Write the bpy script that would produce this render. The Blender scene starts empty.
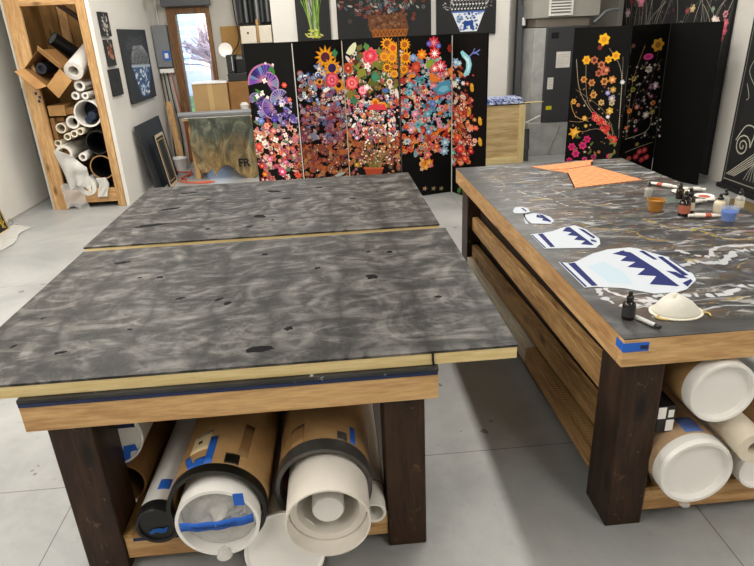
import bpy, math, random
from mathutils import Vector, Matrix
R = math.radians
PI = math.pi
SC = bpy.context.scene
COL = SC.collection
V = Vector

# ------------------------------------------------------------------ helpers
ORG = {}


def hexc(h):
    h = h.lstrip('#')
    out = []
    for i in (0, 2, 4):
        s = int(h[i:i + 2], 16) / 255.0
        out.append(s / 12.92 if s <= 0.04045 else ((s + 0.055) / 1.055) ** 2.4)
    return tuple(out)


def C(x):
    return hexc(x) if isinstance(x, str) else tuple(x)


class MB:
    """collects vertices and faces (world coordinates), builds ONE mesh object"""

    def __init__(self):
        self.v = []
        self.f = []
        self.m = []
        self.c = []

    def add(self, vs, fs, m=0, col=None):
        b = len(self.v)
        self.v.extend([tuple(p) for p in vs])
        for f in fs:
            self.f.append([b + i for i in f])
            self.m.append(m)
            self.c.append(col)

    def hexa(self, p, m=0, col=None):
        self.add(p, [(0, 3, 2, 1), (4, 5, 6, 7), (0, 1, 5, 4), (1, 2, 6, 5), (2, 3, 7, 6), (3, 0, 4, 7)], m, col)

    def box(self, x0, x1, y0, y1, z0, z1, m=0, col=None):
        self.hexa([(x0, y0, z0), (x1, y0, z0), (x1, y1, z0), (x0, y1, z0), (x0, y0, z1), (x1, y0, z1), (x1, y1, z1), (x0, y1, z1)], m, col)

    def obox(self, O, A, B, Cc, m=0, col=None):
        """box from corner O with edge vectors A, B, Cc"""
        O, A, B, Cc = V(O), V(A), V(B), V(Cc)
        self.hexa([O, O + A, O + A + B, O + B, O + Cc, O + A + Cc, O + A + B + Cc, O + B + Cc], m, col)

    def beam(self, p0, p1, w, h, up=(0, 0, 1), m=0):
        p0, p1 = V(p0), V(p1)
        d = (p1 - p0).normalized()
        s = d.cross(V(up)).normalized()
        u = s.cross(d).normalized()
        self.obox(p0 - s * w / 2 - u * h / 2, s * w, p1 - p0, u * h, m)

    @staticmethod
    def frame(d):
        d = V(d).normalized()
        a = V((0, 0, 1)) if abs(d.z) < .9 else V((1, 0, 0))
        s = d.cross(a).normalized()
        return s, s.cross(d).normalized()

    def rings(self, rs, n=24, cap0=True, cap1=True, m=0, col=None, close=False):
        """rs: list of (center, radius[, s, u])"""
        vs = []
        for r in rs:
            c, rad, s, u = r
            rx, ry = rad if isinstance(rad, tuple) else (rad, rad)
            for i in range(n):
                a = 2 * PI * i / n
                vs.append(V(c) + s * (math.cos(a) * rx) + u * (math.sin(a) * ry))
        fs = []
        k = len(rs)
        for j in range(k - 1 + (1 if close else 0)):
            j2 = (j + 1) % k
            for i in range(n):
                i2 = (i + 1) % n
                fs.append((j * n + i, j * n + i2, j2 * n + i2, j2 * n + i))
        if cap0 and not close:
            fs.append(tuple(range(n - 1, -1, -1)))
        if cap1 and not close:
            fs.append(tuple((k - 1) * n + i for i in range(n)))
        self.add(vs, fs, m, col)

    def cyl(self, p0, p1, r0, r1=None, n=24, m=0, col=None, caps=True):
        r1 = r0 if r1 is None else r1
        s, u = self.frame(V(p1) - V(p0))
        self.rings([(p0, r0, s, u), (p1, r1, s, u)], n, caps, caps, m, col)

    def pipe(self, p0, p1, ro, ri, n=28, m=0, depth=None, inner=None):
        """hollow tube, mouth at p0; closed bottom inside at depth (or open right through)"""
        p0, p1 = V(p0), V(p1)
        d = p1 - p0
        L = d.length
        s, u = self.frame(d)
        if depth is None:
            self.rings([(p0, ro, s, u), (p1, ro, s, u), (p1, ri, s, u), (p0, ri, s, u)], n, m=m, close=True)
        else:
            e = p0 + d * (depth / L)
            self.rings([(p1, ro, s, u), (p0, ro, s, u), (p0, ri, s, u), (e, ri, s, u)], n, True, True, m)

    def lathe(self, c, prof, n=24, m=0, axis=(0, 0, 1), caps=(True, True), col=None):
        """prof: list of (radius, height along axis)"""
        s, u = self.frame(axis)
        a = V(axis).normalized()
        self.rings([(V(c) + a * h, max(r, 1e-5), s, u) for r, h in prof], n, caps[0], caps[1], m, col)

    def tube(self, pts, r, n=8, m=0, col=None):
        pts = [V(p) for p in pts]
        rs = []
        s = None
        for i, p in enumerate(pts):
            d = (pts[min(i + 1, len(pts) - 1)] - pts[max(i - 1, 0)]).normalized()
            if s is None:
                s, u = self.frame(d)
            else:
                s = (s - d * s.dot(d)).normalized()
                u = s.cross(d).normalized()
            rs.append((p, r, s, u))
        self.rings(rs, n, m=m, col=col)

    def prism(self, pts, O, U, W, N, t, m=0, col=None):
        """polygon pts (s,t) in plane O,U,W extruded by t along N"""
        O, U, W, N = V(O), V(U), V(W), V(N)
        a = [O + U * p[0] + W * p[1] for p in pts]
        b = [p + N * t for p in a]
        n = len(pts)
        self.add(a + b, [tuple(range(n - 1, -1, -1)), tuple(range(n, 2 * n))] + [(i, (i + 1) % n, n + (i + 1) % n, n + i) for i in range(n)], m, col)

    def grid(self, fn, nu, nv, m=0, thick=None):
        vs = [fn(i / nu, j / nv) for j in range(nv + 1) for i in range(nu + 1)]
        fs = [(j * (nu + 1) + i, j * (nu + 1) + i + 1, (j + 1) * (nu + 1) + i + 1, (j + 1) * (nu + 1) + i) for j in range(nv) for i in range(nu)]
        self.add(vs, fs, m)

    def build(self, name, mats, parent=None, bevel=0, sharp=40, solid=0, sub=0, origin=None, seg=2):
        me = bpy.data.meshes.new(name)
        if parent is not None:
            o0 = ORG[parent.name]
        elif origin is not None:
            o0 = V(origin)
        else:
            xs = [p[0] for p in self.v]
            ys = [p[1] for p in self.v]
            zs = [p[2] for p in self.v]
            o0 = V(((min(xs) + max(xs)) / 2, (min(ys) + max(ys)) / 2, min(zs)))
        me.from_pydata([V(p) - o0 for p in self.v], [], self.f)
        if not isinstance(mats, (list, tuple)):
            mats = [mats]
        for mm in mats:
            me.materials.append(mm)
        me.polygons.foreach_set('material_index', self.m)
        if any(c is not None for c in self.c):
            ca = me.color_attributes.new('Col', 'FLOAT_COLOR', 'CORNER')
            dat = []
            for p, c in zip(me.polygons, self.c):
                cc = C(c) if c is not None else (.5, .5, .5)
                dat.extend((cc[0], cc[1], cc[2], 1.0) * p.loop_total)
            ca.data.foreach_set('color', dat)
        me.polygons.foreach_set('use_smooth', [True] * len(me.polygons))
        me.set_sharp_from_angle(angle=R(sharp))
        me.update()
        ob = bpy.data.objects.new(name, me)
        COL.objects.link(ob)
        ob.parent = parent
        ORG[ob.name] = o0
        if parent is None:
            ob.location = o0
        if bevel:
            b = ob.modifiers.new('bevel', 'BEVEL')
            b.width = bevel
            b.segments = seg
            b.limit_method = 'ANGLE'
            b.angle_limit = R(50)
        if solid:
            s = ob.modifiers.new('solid', 'SOLIDIFY')
            s.thickness = solid
            s.offset = 0
        if sub:
            s = ob.modifiers.new('sub', 'SUBSURF')
            s.levels = s.render_levels = sub
        return ob


def tag(o, label=None, cat=None, group=None, kind=None):
    if label:
        o['label'] = label
    if cat:
        o['category'] = cat
    if group:
        o['group'] = group
    if kind:
        o['kind'] = kind
    return o


def thing(name, label, cat, loc=(0, 0, 0), group=None):
    o = bpy.data.objects.new(name, None)
    COL.objects.link(o)
    o.empty_display_size = .05
    o.location = loc
    ORG[o.name] = V(loc)
    return tag(o, label, cat, group)


def st(mb, name, mats, **k):
    return tag(mb.build(name, mats, **k), kind='structure')


def dup(root, loc, label, group=None, rotz=0):
    r = root.copy()
    COL.objects.link(r)
    r.location = loc
    r.rotation_euler = (0, 0, rotz)
    r['label'] = label
    if group:
        r['group'] = group
    for ch in list(root.children):
        c = ch.copy()
        COL.objects.link(c)
        c.parent = r
        for g in list(ch.children):
            d = g.copy()
            COL.objects.link(d)
            d.parent = c
    return r


# ------------------------------------------------------------------ materials
def newmat(name):
    m = bpy.data.materials.new(name)
    m.use_nodes = True
    nt = m.node_tree
    return m, nt, nt.nodes['Principled BSDF']


def nd(nt, typ, **k):
    n = nt.nodes.new(typ)
    for a, b in k.items():
        if a.startswith('i_'):
            n.inputs[a[2:].replace('_', ' ')].default_value = b
        else:
            setattr(n, a, b)
    return n


def coords(nt, scale=(1, 1, 1), rot=(0, 0, 0)):
    tc = nd(nt, 'ShaderNodeTexCoord')
    mp = nd(nt, 'ShaderNodeMapping')
    mp.inputs['Scale'].default_value = scale
    mp.inputs['Rotation'].default_value = rot
    nt.links.new(tc.outputs['Object'], mp.inputs['Vector'])
    return mp.outputs['Vector']


def noise(nt, vec, scale=5, detail=4, rough=.5, dist=0):
    n = nd(nt, 'ShaderNodeTexNoise')
    n.inputs['Scale'].default_value = scale
    n.inputs['Detail'].default_value = detail
    n.inputs['Roughness'].default_value = rough
    n.inputs['Distortion'].default_value = dist
    nt.links.new(vec, n.inputs['Vector'])
    return n.outputs['Fac']


def ramp(nt, fac, stops, interp='LINEAR'):
    r = nd(nt, 'ShaderNodeValToRGB')
    r.color_ramp.interpolation = interp
    e = r.color_ramp.elements
    while len(e) < len(stops):
        e.new(.5)
    for el, (p, c) in zip(e, stops):
        el.position = p
        c = C(c) if not isinstance(c, (int, float)) else (c, c, c)
        el.color = (c[0], c[1], c[2], 1)
    nt.links.new(fac, r.inputs['Fac'])
    return r.outputs['Color']


def mix(nt, fac, a, b, blend='MIX'):
    m = nd(nt, 'ShaderNodeMix', data_type='RGBA', blend_type=blend)
    for sock, val in ((m.inputs[0], fac), (m.inputs[6], a), (m.inputs[7], b)):
        if isinstance(val, bpy.types.NodeSocket):
            nt.links.new(val, sock)
        elif isinstance(val, (int, float)):
            sock.default_value = val if sock.type == 'VALUE' else (val, val, val, 1)
        else:
            c = C(val)
            sock.default_value = (c[0], c[1], c[2], 1)
    return m.outputs[2]


def bump(nt, bsdf, h, strength=.3, dist=.01):
    b = nd(nt, 'ShaderNodeBump')
    b.inputs['Strength'].default_value = strength
    b.inputs['Distance'].default_value = dist
    nt.links.new(h, b.inputs['Height'])
    nt.links.new(b.outputs['Normal'], bsdf.inputs['Normal'])


def mk(name, col, rough=.5, metal=0, var=0., nscale=6, stretch=(1, 1, 1), bmp=0, bscale=40, spec=.5, trans=0, alpha=1, col2=None):
    m, nt, b = newmat(name)
    c = C(col)
    b.inputs['Roughness'].default_value = rough
    b.inputs['Metallic'].default_value = metal
    b.inputs['Specular IOR Level'].default_value = spec
    b.inputs['Transmission Weight'].default_value = trans
    b.inputs['Alpha'].default_value = alpha
    b.inputs['Base Color'].default_value = (*c, 1)
    if var or col2:
        f = noise(nt, coords(nt, stretch), nscale, 6, .6, .3)
        d = C(col2) if col2 else tuple(x * (1 - var) for x in c)
        out = ramp(nt, f, [(.36, d), (.64, c)])
        nt.links.new(out, b.inputs['Base Color'])
    if bmp:
        bump(nt, b, noise(nt, coords(nt), bscale, 4), bmp, .01)
    return m


def wood(name, dark, light, axis='x', rough=.6, scale=1., knots=True, worn=None):
    m, nt, b = newmat(name)
    s = {'x': (.9, 9, 9), 'y': (9, .9, 9), 'z': (9, 9, .9)}[axis]
    s = tuple(q * scale for q in s)
    vec = coords(nt, s)
    f = noise(nt, vec, 1.6, 8, .6, 1.3)
    f2 = noise(nt, coords(nt, tuple(q * 6 for q in s)), 2.0, 4, .6, .2)
    c = ramp(nt, f, [(.36, dark), (.5, tuple((x + y) / 2 for x, y in zip(C(dark), C(light)))), (.6, light)])
    c = mix(nt, .35, c, ramp(nt, f2, [(.4, dark), (.6, light)]))
    if knots:
        ks = {'x': (2.5, 6, 6), 'y': (6, 2.5, 6), 'z': (6, 6, 2.5)}[axis]
        v = nd(nt, 'ShaderNodeTexVoronoi')
        v.inputs['Scale'].default_value = 1.0
        nt.links.new(coords(nt, ks), v.inputs['Vector'])
        k = ramp(nt, v.outputs['Distance'], [(.06, .85), (.17, 0.0)])
        c = mix(nt, k, c, tuple(x * .35 for x in C(dark)))
    if worn:
        w = ramp(nt, noise(nt, coords(nt, (1, 1, 1)), 14, 8, .7), [(.63, 0.0), (.67, 1.0)])
        c = mix(nt, w, c, worn)
    nt.links.new(c, b.inputs['Base Color'])
    b.inputs['Roughness'].default_value = rough
    b.inputs['Specular IOR Level'].default_value = .3
    bump(nt, b, f2, .15, .004)
    return m


def attr_mat(name, rough=.7):
    m, nt, b = newmat(name)
    a = nd(nt, 'ShaderNodeVertexColor', layer_name='Col')
    nt.links.new(a.outputs['Color'], b.inputs['Base Color'])
    b.inputs['Roughness'].default_value = rough
    b.inputs['Specular IOR Level'].default_value = .12
    return m


PAINT = attr_mat('paint_colours')
WHITE = mk('white_plastic', '#eceae6', .35)
PAPER = mk('white_paper', '#e9e5dd', .7, var=.08, bmp=.15, bscale=12)
CREAMROLL = mk('canvas_roll', '#e2d8c4', .75, var=.1, bmp=.2, bscale=15)
CARD = mk('cardboard', '#b48a55', .75, var=.15, nscale=5, col2='#9d7443')
CARDD = mk('cardboard_brown', '#8a6234', .8, var=.2)
TUBECARD = mk('tube_cardboard', '#c09a68', .6, nscale=4, col2='#a37c4c')
BLACK = mk('black_plastic', '#141414', .4)
BLACKM = mk('black_matte', '#0b0b0b', .75)
GREYP = mk('grey_plastic', '#6f7478', .5)
BLUETAPE = mk('blue_tape', '#1f63c8', .6, var=.12, nscale=30)
NAVY = mk('navy_edge', '#14264f', .5, var=.3, nscale=12)
DUCT = mk('duct_tape', '#5c5a57', .35, metal=.3, var=.35, nscale=14)
BTAPE = mk('black_tape', '#17150f', .35, var=.2)
GALV = mk('galvanised', '#c6c6c4', .5, metal=.2, var=.25, nscale=6)
DARKMETAL = mk('hvac_dark', '#404144', .5, var=.1)
LEGWOOD = wood('stained_leg', '#1b110a', '#3f2a1a', 'z', .45, worn='#5a4632')
PINE = {a: wood('pine_' + a, '#a0764a', '#d4ae7a', a, .55) for a in 'xyz'}
PALE = {a: wood('pale_pine_' + a, '#cdb47a', '#e6d3a0', a, .55, knots=False) for a in 'xyz'}
OLDPINE = {a: wood('old_pine_' + a, '#75532f', '#bb9560', a, .6) for a in 'xyz'}
PLY = wood('plywood', '#a98a5c', '#d6bd8c', 'x', .6, .5, knots=False)
RACKBACK = wood('rack_ply', '#6e4f2c', '#94703f', 'z', .7, .6)
DARKWOOD = wood('dark_plank', '#20140c', '#40281a', 'x', .6)
FRAMEWOOD = wood('frame_wood', '#5d3f25', '#8a6440', 'z', .5, knots=False)

# clear crumpled wrap
m, nt, b = newmat('clear_wrap')
b.inputs['Base Color'].default_value = (.82, .82, .8, 1)
b.inputs['Roughness'].default_value = .18
b.inputs['Alpha'].default_value = .3
bump(nt, b, noise(nt, coords(nt), 28, 5, .6, 1.5), .9, .02)
WRAP = m
m, nt, b = newmat('milky_wrap')
b.inputs['Base Color'].default_value = (.85, .84, .8, 1)
b.inputs['Roughness'].default_value = .22
b.inputs['Alpha'].default_value = .62
bump(nt, b, noise(nt, coords(nt), 22, 5, .6, 1.5), .8, .02)
MILKY = m
m, nt, b = newmat('thin_wrap')
b.inputs['Base Color'].default_value = (.85, .85, .84, 1)
b.inputs['Roughness'].default_value = .12
b.inputs['Alpha'].default_value = .13
bump(nt, b, noise(nt, coords(nt), 30, 5, .6, 1.5), .9, .02)
THINWRAP = m

# smoky painted boards
m, nt, b = newmat('smoky_black_paint')
vec = coords(nt, (1, 1, 1))
sep = nd(nt, 'ShaderNodeSeparateXYZ')
nt.links.new(vec, sep.inputs[0])
wob = noise(nt, vec, 3.2, 3, .5)
lat = []
for ax, per, amp in (('X', .245, 3.4), ('Y', .225, 3.0)):
    w1 = nd(nt, 'ShaderNodeMath', operation='MULTIPLY'); nt.links.new(wob, w1.inputs[0]); w1.inputs[1].default_value = amp
    a1 = nd(nt, 'ShaderNodeMath', operation='MULTIPLY_ADD'); nt.links.new(sep.outputs[ax], a1.inputs[0]); a1.inputs[1].default_value = PI / per; nt.links.new(w1.outputs[0], a1.inputs[2])
    s1 = nd(nt, 'ShaderNodeMath', operation='SINE'); nt.links.new(a1.outputs[0], s1.inputs[0])
    s2 = nd(nt, 'ShaderNodeMath', operation='ABSOLUTE'); nt.links.new(s1.outputs[0], s2.inputs[0])
    lat.append(ramp(nt, s2.outputs[0], [(.0, .36), (.2, .70), (.55, 1.0)]))
n1 = noise(nt, vec, 3.3, 5, .5, 3.2)
n2 = noise(nt, coords(nt, (1, 2.0, 1), (0, 0, .6)), 4.4, 4, .5, 2.6)
n3 = noise(nt, coords(nt, (2.0, 1, 1), (0, 0, .3)), 14, 8, .7, 2.0)
c1 = ramp(nt, n1, [(.40, .008), (.49, .055), (.57, .19), (.66, .36)])
c2 = ramp(nt, n2, [(.40, .008), (.50, .055), (.61, .30)])
c3 = ramp(nt, n3, [(.36, .02), (.5, .09), (.66, .26)])
c = mix(nt, .5, c1, c2)
c = mix(nt, .22, c, c3)
c = mix(nt, 1.0, c, lat[0], 'MULTIPLY')
c = mix(nt, 1.0, c, lat[1], 'MULTIPLY')
c = mix(nt, 1.0, c, (.013, .013, .013), 'ADD')
c = mix(nt, 1.0, c, (.66, .635, .60), 'MULTIPLY')
nt.links.new(c, b.inputs['Base Color'])
b.inputs['Roughness'].default_value = .5
b.inputs['Specular IOR Level'].default_value = .2
SMOKE = m

# splattered worktable top
m, nt, b = newmat('splattered_top')
base = ramp(nt, noise(nt, coords(nt, (1, 3, 1)), 3, 8, .65, 1), [(.38, .018), (.52, .04), (.64, .085)])
c = base
for (sc, rot, th, col, amt, st_) in (
        (2.4, .5, .55, '#54402f', .7, (1, 2, 1)), (2.8, -.4, .57, '#66686a', .55, (1, 2.6, 1)), (5.5, .6, .59, '#7d7872', .65, (1, 3, 1)),
        (3.4, .3, .605, '#a9abad', .7, (1, 3.2, 1)), (8.5, -.7, .615, '#c8c5bd', .8, (1, 3, 1)), (4.6, -.5, .62, '#bcc0c4', .8, (1, 4, 1)),
        (4.4, .9, .635, '#a08a48', .75, (1, 4, 1)), (5.0, .1, .64, '#3f5477', .8, (1, 4, 1)), (7.0, .2, .64, '#94502f', .8, (1, 3, 1))):
    f = noise(nt, coords(nt, st_, (0, 0, rot)), sc, 9, .68, .9)
    k = ramp(nt, f, [(th - .03, 0.0), (th + .03, amt)])
    c = mix(nt, k, c, col)
# a strip along the edges was masked and stayed dark
sep = nd(nt, 'ShaderNodeSeparateXYZ')
nt.links.new(coords(nt), sep.inputs[0])
ed = nd(nt, 'ShaderNodeMapRange')
ed.inputs['From Min'].default_value = -.555
ed.inputs['From Max'].default_value = -.47
nt.links.new(sep.outputs['X'], ed.inputs['Value'])
ed2 = nd(nt, 'ShaderNodeMapRange')
ed2.inputs['From Min'].default_value = -1.22
ed2.inputs['From Max'].default_value = -1.14
nt.links.new(sep.outputs['Y'], ed2.inputs['Value'])
mn = nd(nt, 'ShaderNodeMath', operation='MINIMUM')
nt.links.new(ed.outputs[0], mn.inputs[0])
nt.links.new(ed2.outputs[0], mn.inputs[1])
c = mix(nt, mn.outputs[0], base, c)
nt.links.new(c, b.inputs['Base Color'])
b.inputs['Roughness'].default_value = .42
bump(nt, b, noise(nt, coords(nt), 30, 6), .12, .004)
SPLAT = m

# dark table top with white scuffs
m, nt, b = newmat('dark_scuffed_top')
c = ramp(nt, noise(nt, coords(nt, (1, 3, 1)), 6, 6), [(.3, .012), (.7, .04)])
k = ramp(nt, noise(nt, coords(nt, (1, 1.5, 1)), 9, 8, .7), [(.60, 0.0), (.63, 1.0)])
c = mix(nt, k, c, '#cfd2d6')
nt.links.new(c, b.inputs['Base Color'])
b.inputs['Roughness'].default_value = .45
SCUFF = m

# concrete floor with saw-cut joints
m, nt, b = newmat('floor_concrete')
vec = coords(nt)
c = ramp(nt, noise(nt, vec, 1.3, 8, .65, .6), [(.36, '#8f9191'), (.64, '#a9aaa8')])
c = mix(nt, ramp(nt, noise(nt, vec, 22, 6, .7), [(.60, 0.0), (.72, .35)]), c, '#7e7d78')
c = mix(nt, ramp(nt, noise(nt, vec, 7, 3, .5), [(.715, 0.0), (.73, .8)]), c, '#5c5a55')
tc = nd(nt, 'ShaderNodeTexCoord')
geo = nd(nt, 'ShaderNodeNewGeometry')
sep = nd(nt, 'ShaderNodeSeparateXYZ')
nt.links.new(geo.outputs['Position'], sep.inputs[0])
for ax, off in (('X', 1.155), ('Y', .33)):
    a = nd(nt, 'ShaderNodeMath', operation='ADD')
    nt.links.new(sep.outputs[ax], a.inputs[0])
    a.inputs[1].default_value = off + 24.3
    md = nd(nt, 'ShaderNodeMath', operation='MODULO')
    nt.links.new(a.outputs[0], md.inputs[0])
    md.inputs[1].default_value = 2.43
    lt = nd(nt, 'ShaderNodeMath', operation='LESS_THAN')
    nt.links.new(md.outputs[0], lt.inputs[0])
    lt.inputs[1].default_value = .004
    c = mix(nt, lt.outputs[0], c, '#5f5e5c')
nt.links.new(c, b.inputs['Base Color'])
b.inputs['Roughness'].default_value = .38
b.inputs['Specular IOR Level'].default_value = .4
FLOOR = m

WALLW = mk('wall_white', '#dedbd4', .8, var=.04, nscale=2, bmp=.05, bscale=60)
WALLG = mk('wall_grey', '#b9b6ad', .8, var=.06, nscale=2)
CEIL = mk('ceiling_white', '#bdbbb5', .9)

# ------------------------------------------------------------------ art helpers


class Art:
    """flat paint shapes laid on a face of a mesh: O corner, U, W unit axes, N normal"""

    def __init__(self, mb, O, U, W, N, mat=1, w=None, h=None, step=8e-6, base=4e-4):
        self.mb, self.O, self.U, self.W, self.N = mb, V(O), V(U).normalized(), V(W).normalized(), V(N).normalized()
        self.mat, self.k, self.w, self.h, self.step, self.base = mat, 0, w, h, step, base

    def poly(self, pts, col):
        d = self.base + self.k * self.step
        self.k += 1
        P = []
        for s, t in pts:
            if self.w:
                s = min(max(s, .003), self.w - .003)
            if self.h:
                t = min(max(t, .003), self.h - .003)
            P.append(self.O + self.U * s + self.W * t + self.N * d)
        self.mb.add(P, [tuple(range(len(P)))], self.mat, col)

    def disc(self, s, t, rx, ry, col, n=8, a0=0):
        self.poly([(s + rx * math.cos(a0 + 2 * PI * i / n), t + ry * math.sin(a0 + 2 * PI * i / n)) for i in range(n)], col)

    def rose(self, s, t, rx, ry, col, mid=None, petals=5, dent=.45, a0=0., core=.35):
        n = petals * 4
        P = []
        for i in range(n):
            a = a0 + 2 * PI * i / n
            q = 1 - dent * (.5 - .5 * math.cos(petals * (a - a0)))
            P.append((s + rx * q * math.cos(a), t + ry * q * math.sin(a)))
        self.poly(P, col)
        if mid:
            self.disc(s, t, rx * core, ry * core, mid, 7)

    def star(self, s, t, rx, ry, col, n=11, inner=.5, a0=0.):
        P = []
        for i in range(2 * n):
            a = a0 + PI * i / n
            q = 1 if i % 2 == 0 else inner
            P.append((s + rx * q * math.cos(a), t + ry * q * math.sin(a)))
        self.poly(P, col)

    def leaf(self, s, t, rx, ry, ang, col):
        P = []
        for i in range(10):
            a = 2 * PI * i / 10
            x, y = math.cos(a), math.sin(a) * .42 * (1 - .3 * math.cos(a))
            P.append((s + rx * (x * math.cos(ang) - y * math.sin(ang)), t + ry * (x * math.sin(ang) + y * math.cos(ang))))
        self.poly(P, col)

    def stroke(self, pts, w, col):
        d = self.base + self.k * self.step
        self.k += 1
        for (a, b) in zip(pts[:-1], pts[1:]):
            dx, dy = b[0] - a[0], b[1] - a[1]
            L = math.hypot(dx, dy) or 1
            nx, ny = -dy / L * w / 2, dx / L * w / 2
            P = [(a[0] + nx, a[1] + ny), (a[0] - nx, a[1] - ny), (b[0] - nx, b[1] - ny), (b[0] + nx, b[1] + ny)]
            P = [(min(max(s, .002), self.w - .002) if self.w else s, min(max(t, .002), self.h - .002) if self.h else t) for s, t in P]
            self.mb.add([self.O + self.U * s + self.W * t + self.N * d for s, t in P], [(0, 1, 2, 3)], self.mat, col)


def curve_pts(p, n=14):
    """smooth polyline through control points (Catmull-Rom)"""
    q = [p[0]] + list(p) + [p[-1]]
    out = []
    for i in range(1, len(q) - 2):
        for k in range(n):
            t = k / n
            out.append(tuple(.5 * (2 * q[i][j] + (q[i + 1][j] - q[i - 1][j]) * t + (2 * q[i - 1][j] - 5 * q[i][j] + 4 * q[i + 1][j] - q[i + 2][j]) * t * t
                                   + (3 * q[i][j] - q[i - 1][j] - 3 * q[i + 1][j] + q[i + 2][j]) * t ** 3) for j in range(len(p[0]))))
    out.append(tuple(p[-1]))
    return out


# ------------------------------------------------------------------ room shell
H = 3.4
mb = MB(); mb.box(-3.6, 4.35, -3.2, 9.3, -.1, 0); st(mb, 'floor', FLOOR)
mb = MB(); mb.box(-3.6, 4.35, -3.2, 9.3, H, H + .1); st(mb, 'ceiling', CEIL)
mb = MB(); mb.box(-3.6, -3.52, -3.2, 9.3, 0, H); st(mb, 'wall_left', WALLW)
mb = MB(); mb.box(4.25, 4.35, -3.2, 9.3, 0, H); st(mb, 'wall_right', WALLW)
mb = MB(); mb.box(-3.52, 4.25, -3.2, -3.1, 0, H); st(mb, 'wall_front', WALLW)
mb = MB(); mb.box(-2.395, -2.355, 6.91, 9.2, 0, H); st(mb, 'wall_inner', WALLW)
mb = MB(); mb.box(-.67, 2.48, 8.6, 8.72, 0, H); st(mb, 'wall_middle', WALLW)
# back wall with the window opening
wx0, wx1, wz0, wz1 = -2.13, -1.55, .06, 2.13
mb = MB()
mb.box(-3.52, wx0, 9.2, 9.3, 0, H)
mb.box(wx1, 4.25, 9.2, 9.3, 0, H)
mb.box(wx0, wx1, 9.2, 9.3, wz1, H)
mb.box(wx0, wx1, 9.2, 9.3, 0, wz0)
st(mb, 'wall_back', WALLG)
win = bpy.data.objects.new('window_1', None); COL.objects.link(win); win.location = (-1.84, 9.24, wz0); ORG['window_1'] = V(win.location); win['kind'] = 'structure'
mb = MB()
mb.box(wx0, wx0 + .12, 9.15, 9.29, wz0, wz1); mb.box(wx1 - .055, wx1, 9.15, 9.29, wz0, wz1)
mb.box(wx0 + .12, wx1 - .055, 9.15, 9.29, wz1 - .08, wz1); mb.box(wx0 + .12, wx1 - .055, 9.15, 9.29, wz0, wz0 + .1)
mb.build('window_frame', FRAMEWOOD, win, bevel=.006)
m, nt, b = newmat('window_glass')
out = nt.nodes['Material Output']
tr = nd(nt, 'ShaderNodeBsdfTransparent'); gl = nd(nt, 'ShaderNodeBsdfGlossy'); gl.inputs['Roughness'].default_value = .02
mx = nd(nt, 'ShaderNodeMixShader'); mx.inputs[0].default_value = .06
nt.links.new(tr.outputs[0], mx.inputs[1]); nt.links.new(gl.outputs[0], mx.inputs[2]); nt.links.new(mx.outputs[0], out.inputs['Surface'])
mb = MB(); mb.box(wx0 + .121, wx1 - .056, 9.225, 9.235, wz0 + .101, wz1 - .081); mb.build('window_glass', m, win)
mb = MB(); mb.box(-2.16, -1.51, 9.06, 9.149, 2.14, 2.235)
tag(mb.build('roller_blind_housing', mk('blind_grey', '#4b4d51', .5), bevel=.008), 'dark grey roller blind housing above the wood-framed window', 'blind')
# baseboard strip on the left wall
mb = MB(); mb.box(-3.519, -3.505, -3.1, 7.9, 0, .02); st(mb, 'baseboard_left', mk('base_grey', '#a9a69d', .7))

# ------------------------------------------------------------------ outside the window
mb = MB(); mb.box(-40, 30, 9.4, 90, -.35, -.25); tag(st(mb, 'ground_outside', mk('road_outside', '#a9b4bd', .9, var=.1)), kind='structure')
mb = MB(); mb.box(-16, 4, 17, 21, -.25, .02); tag(mb.build('hedge', mk('hedge_green', '#6f8f5a', .9, var=.5, nscale=3, bmp=.5, bscale=6)), 'low green hedge strip across the road outside the window', 'hedge')
rnd = random.Random(3)
tree_bark = mk('tree_bark', '#6d5a56', .9)
twig = mk('twigs', '#b09ca8', .9, var=.3)
for i, (tx, ty, th) in enumerate(((-5.9, 22, 3.4), (-4.5, 25.5, 3.2), (-3.3, 22.3, 3.3))):
    t = thing('bare_tree', ['bare lilac-brown tree outside, left of the window view', 'bare lilac-brown tree outside, in the middle of the window view', 'bare lilac-brown tree outside, right in the window view'][i], 'tree', (tx, ty, -.25), 'bare trees outside the window')
    th *= .72
    mb = MB(); mb.cyl((tx, ty, -.25), (tx, ty, th * .5), .09, .05, 10); mb.build('trunk', tree_bark, t)
    mb = MB()
    for k in range(60):
        a, e, L = rnd.uniform(0, 2 * PI), rnd.uniform(.1, 1.4), rnd.uniform(.5, 1.3)
        z0 = rnd.uniform(th * .3, th * .55)
        d = V((math.cos(a) * math.cos(e), math.sin(a) * math.cos(e), math.sin(e)))
        p0 = V((tx, ty, z0)); p1 = p0 + d * L
        mb.tube([p0, p0 + d * L * .5 + V((0, 0, .05)), p1], .025, 5)
        for q in range(4):
            d2 = (d + V((rnd.uniform(-.8, .8), rnd.uniform(-.8, .8), rnd.uniform(-.3, .8)))).normalized()
            s = p0 + d * L * rnd.uniform(.4, 1)
            mb.tube([s, s + d2 * .4], .016, 4)
    mb.build('branches', twig, t)
m, nt, b = newmat('office_facade')
br = nd(nt, 'ShaderNodeTexBrick'); br.offset = 0
br.inputs['Color1'].default_value = (.28, .46, .72, 1); br.inputs['Color2'].default_value = (.36, .55, .8, 1); br.inputs['Mortar'].default_value = (.7, .78, .86, 1)
br.inputs['Scale'].default_value = .45; br.inputs['Mortar Size'].default_value = .03
mp = coords(nt, (1, 1, 1), (PI / 2, 0, 0)); nt.links.new(mp, br.inputs['Vector']); nt.links.new(br.outputs['Color'], b.inputs['Base Color'])
mb = MB(); mb.box(-26, -8.6, 46, 58, -.25, 17); tag(mb.build('office_building', m), 'blue glass office building far outside the window', 'building')
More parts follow.
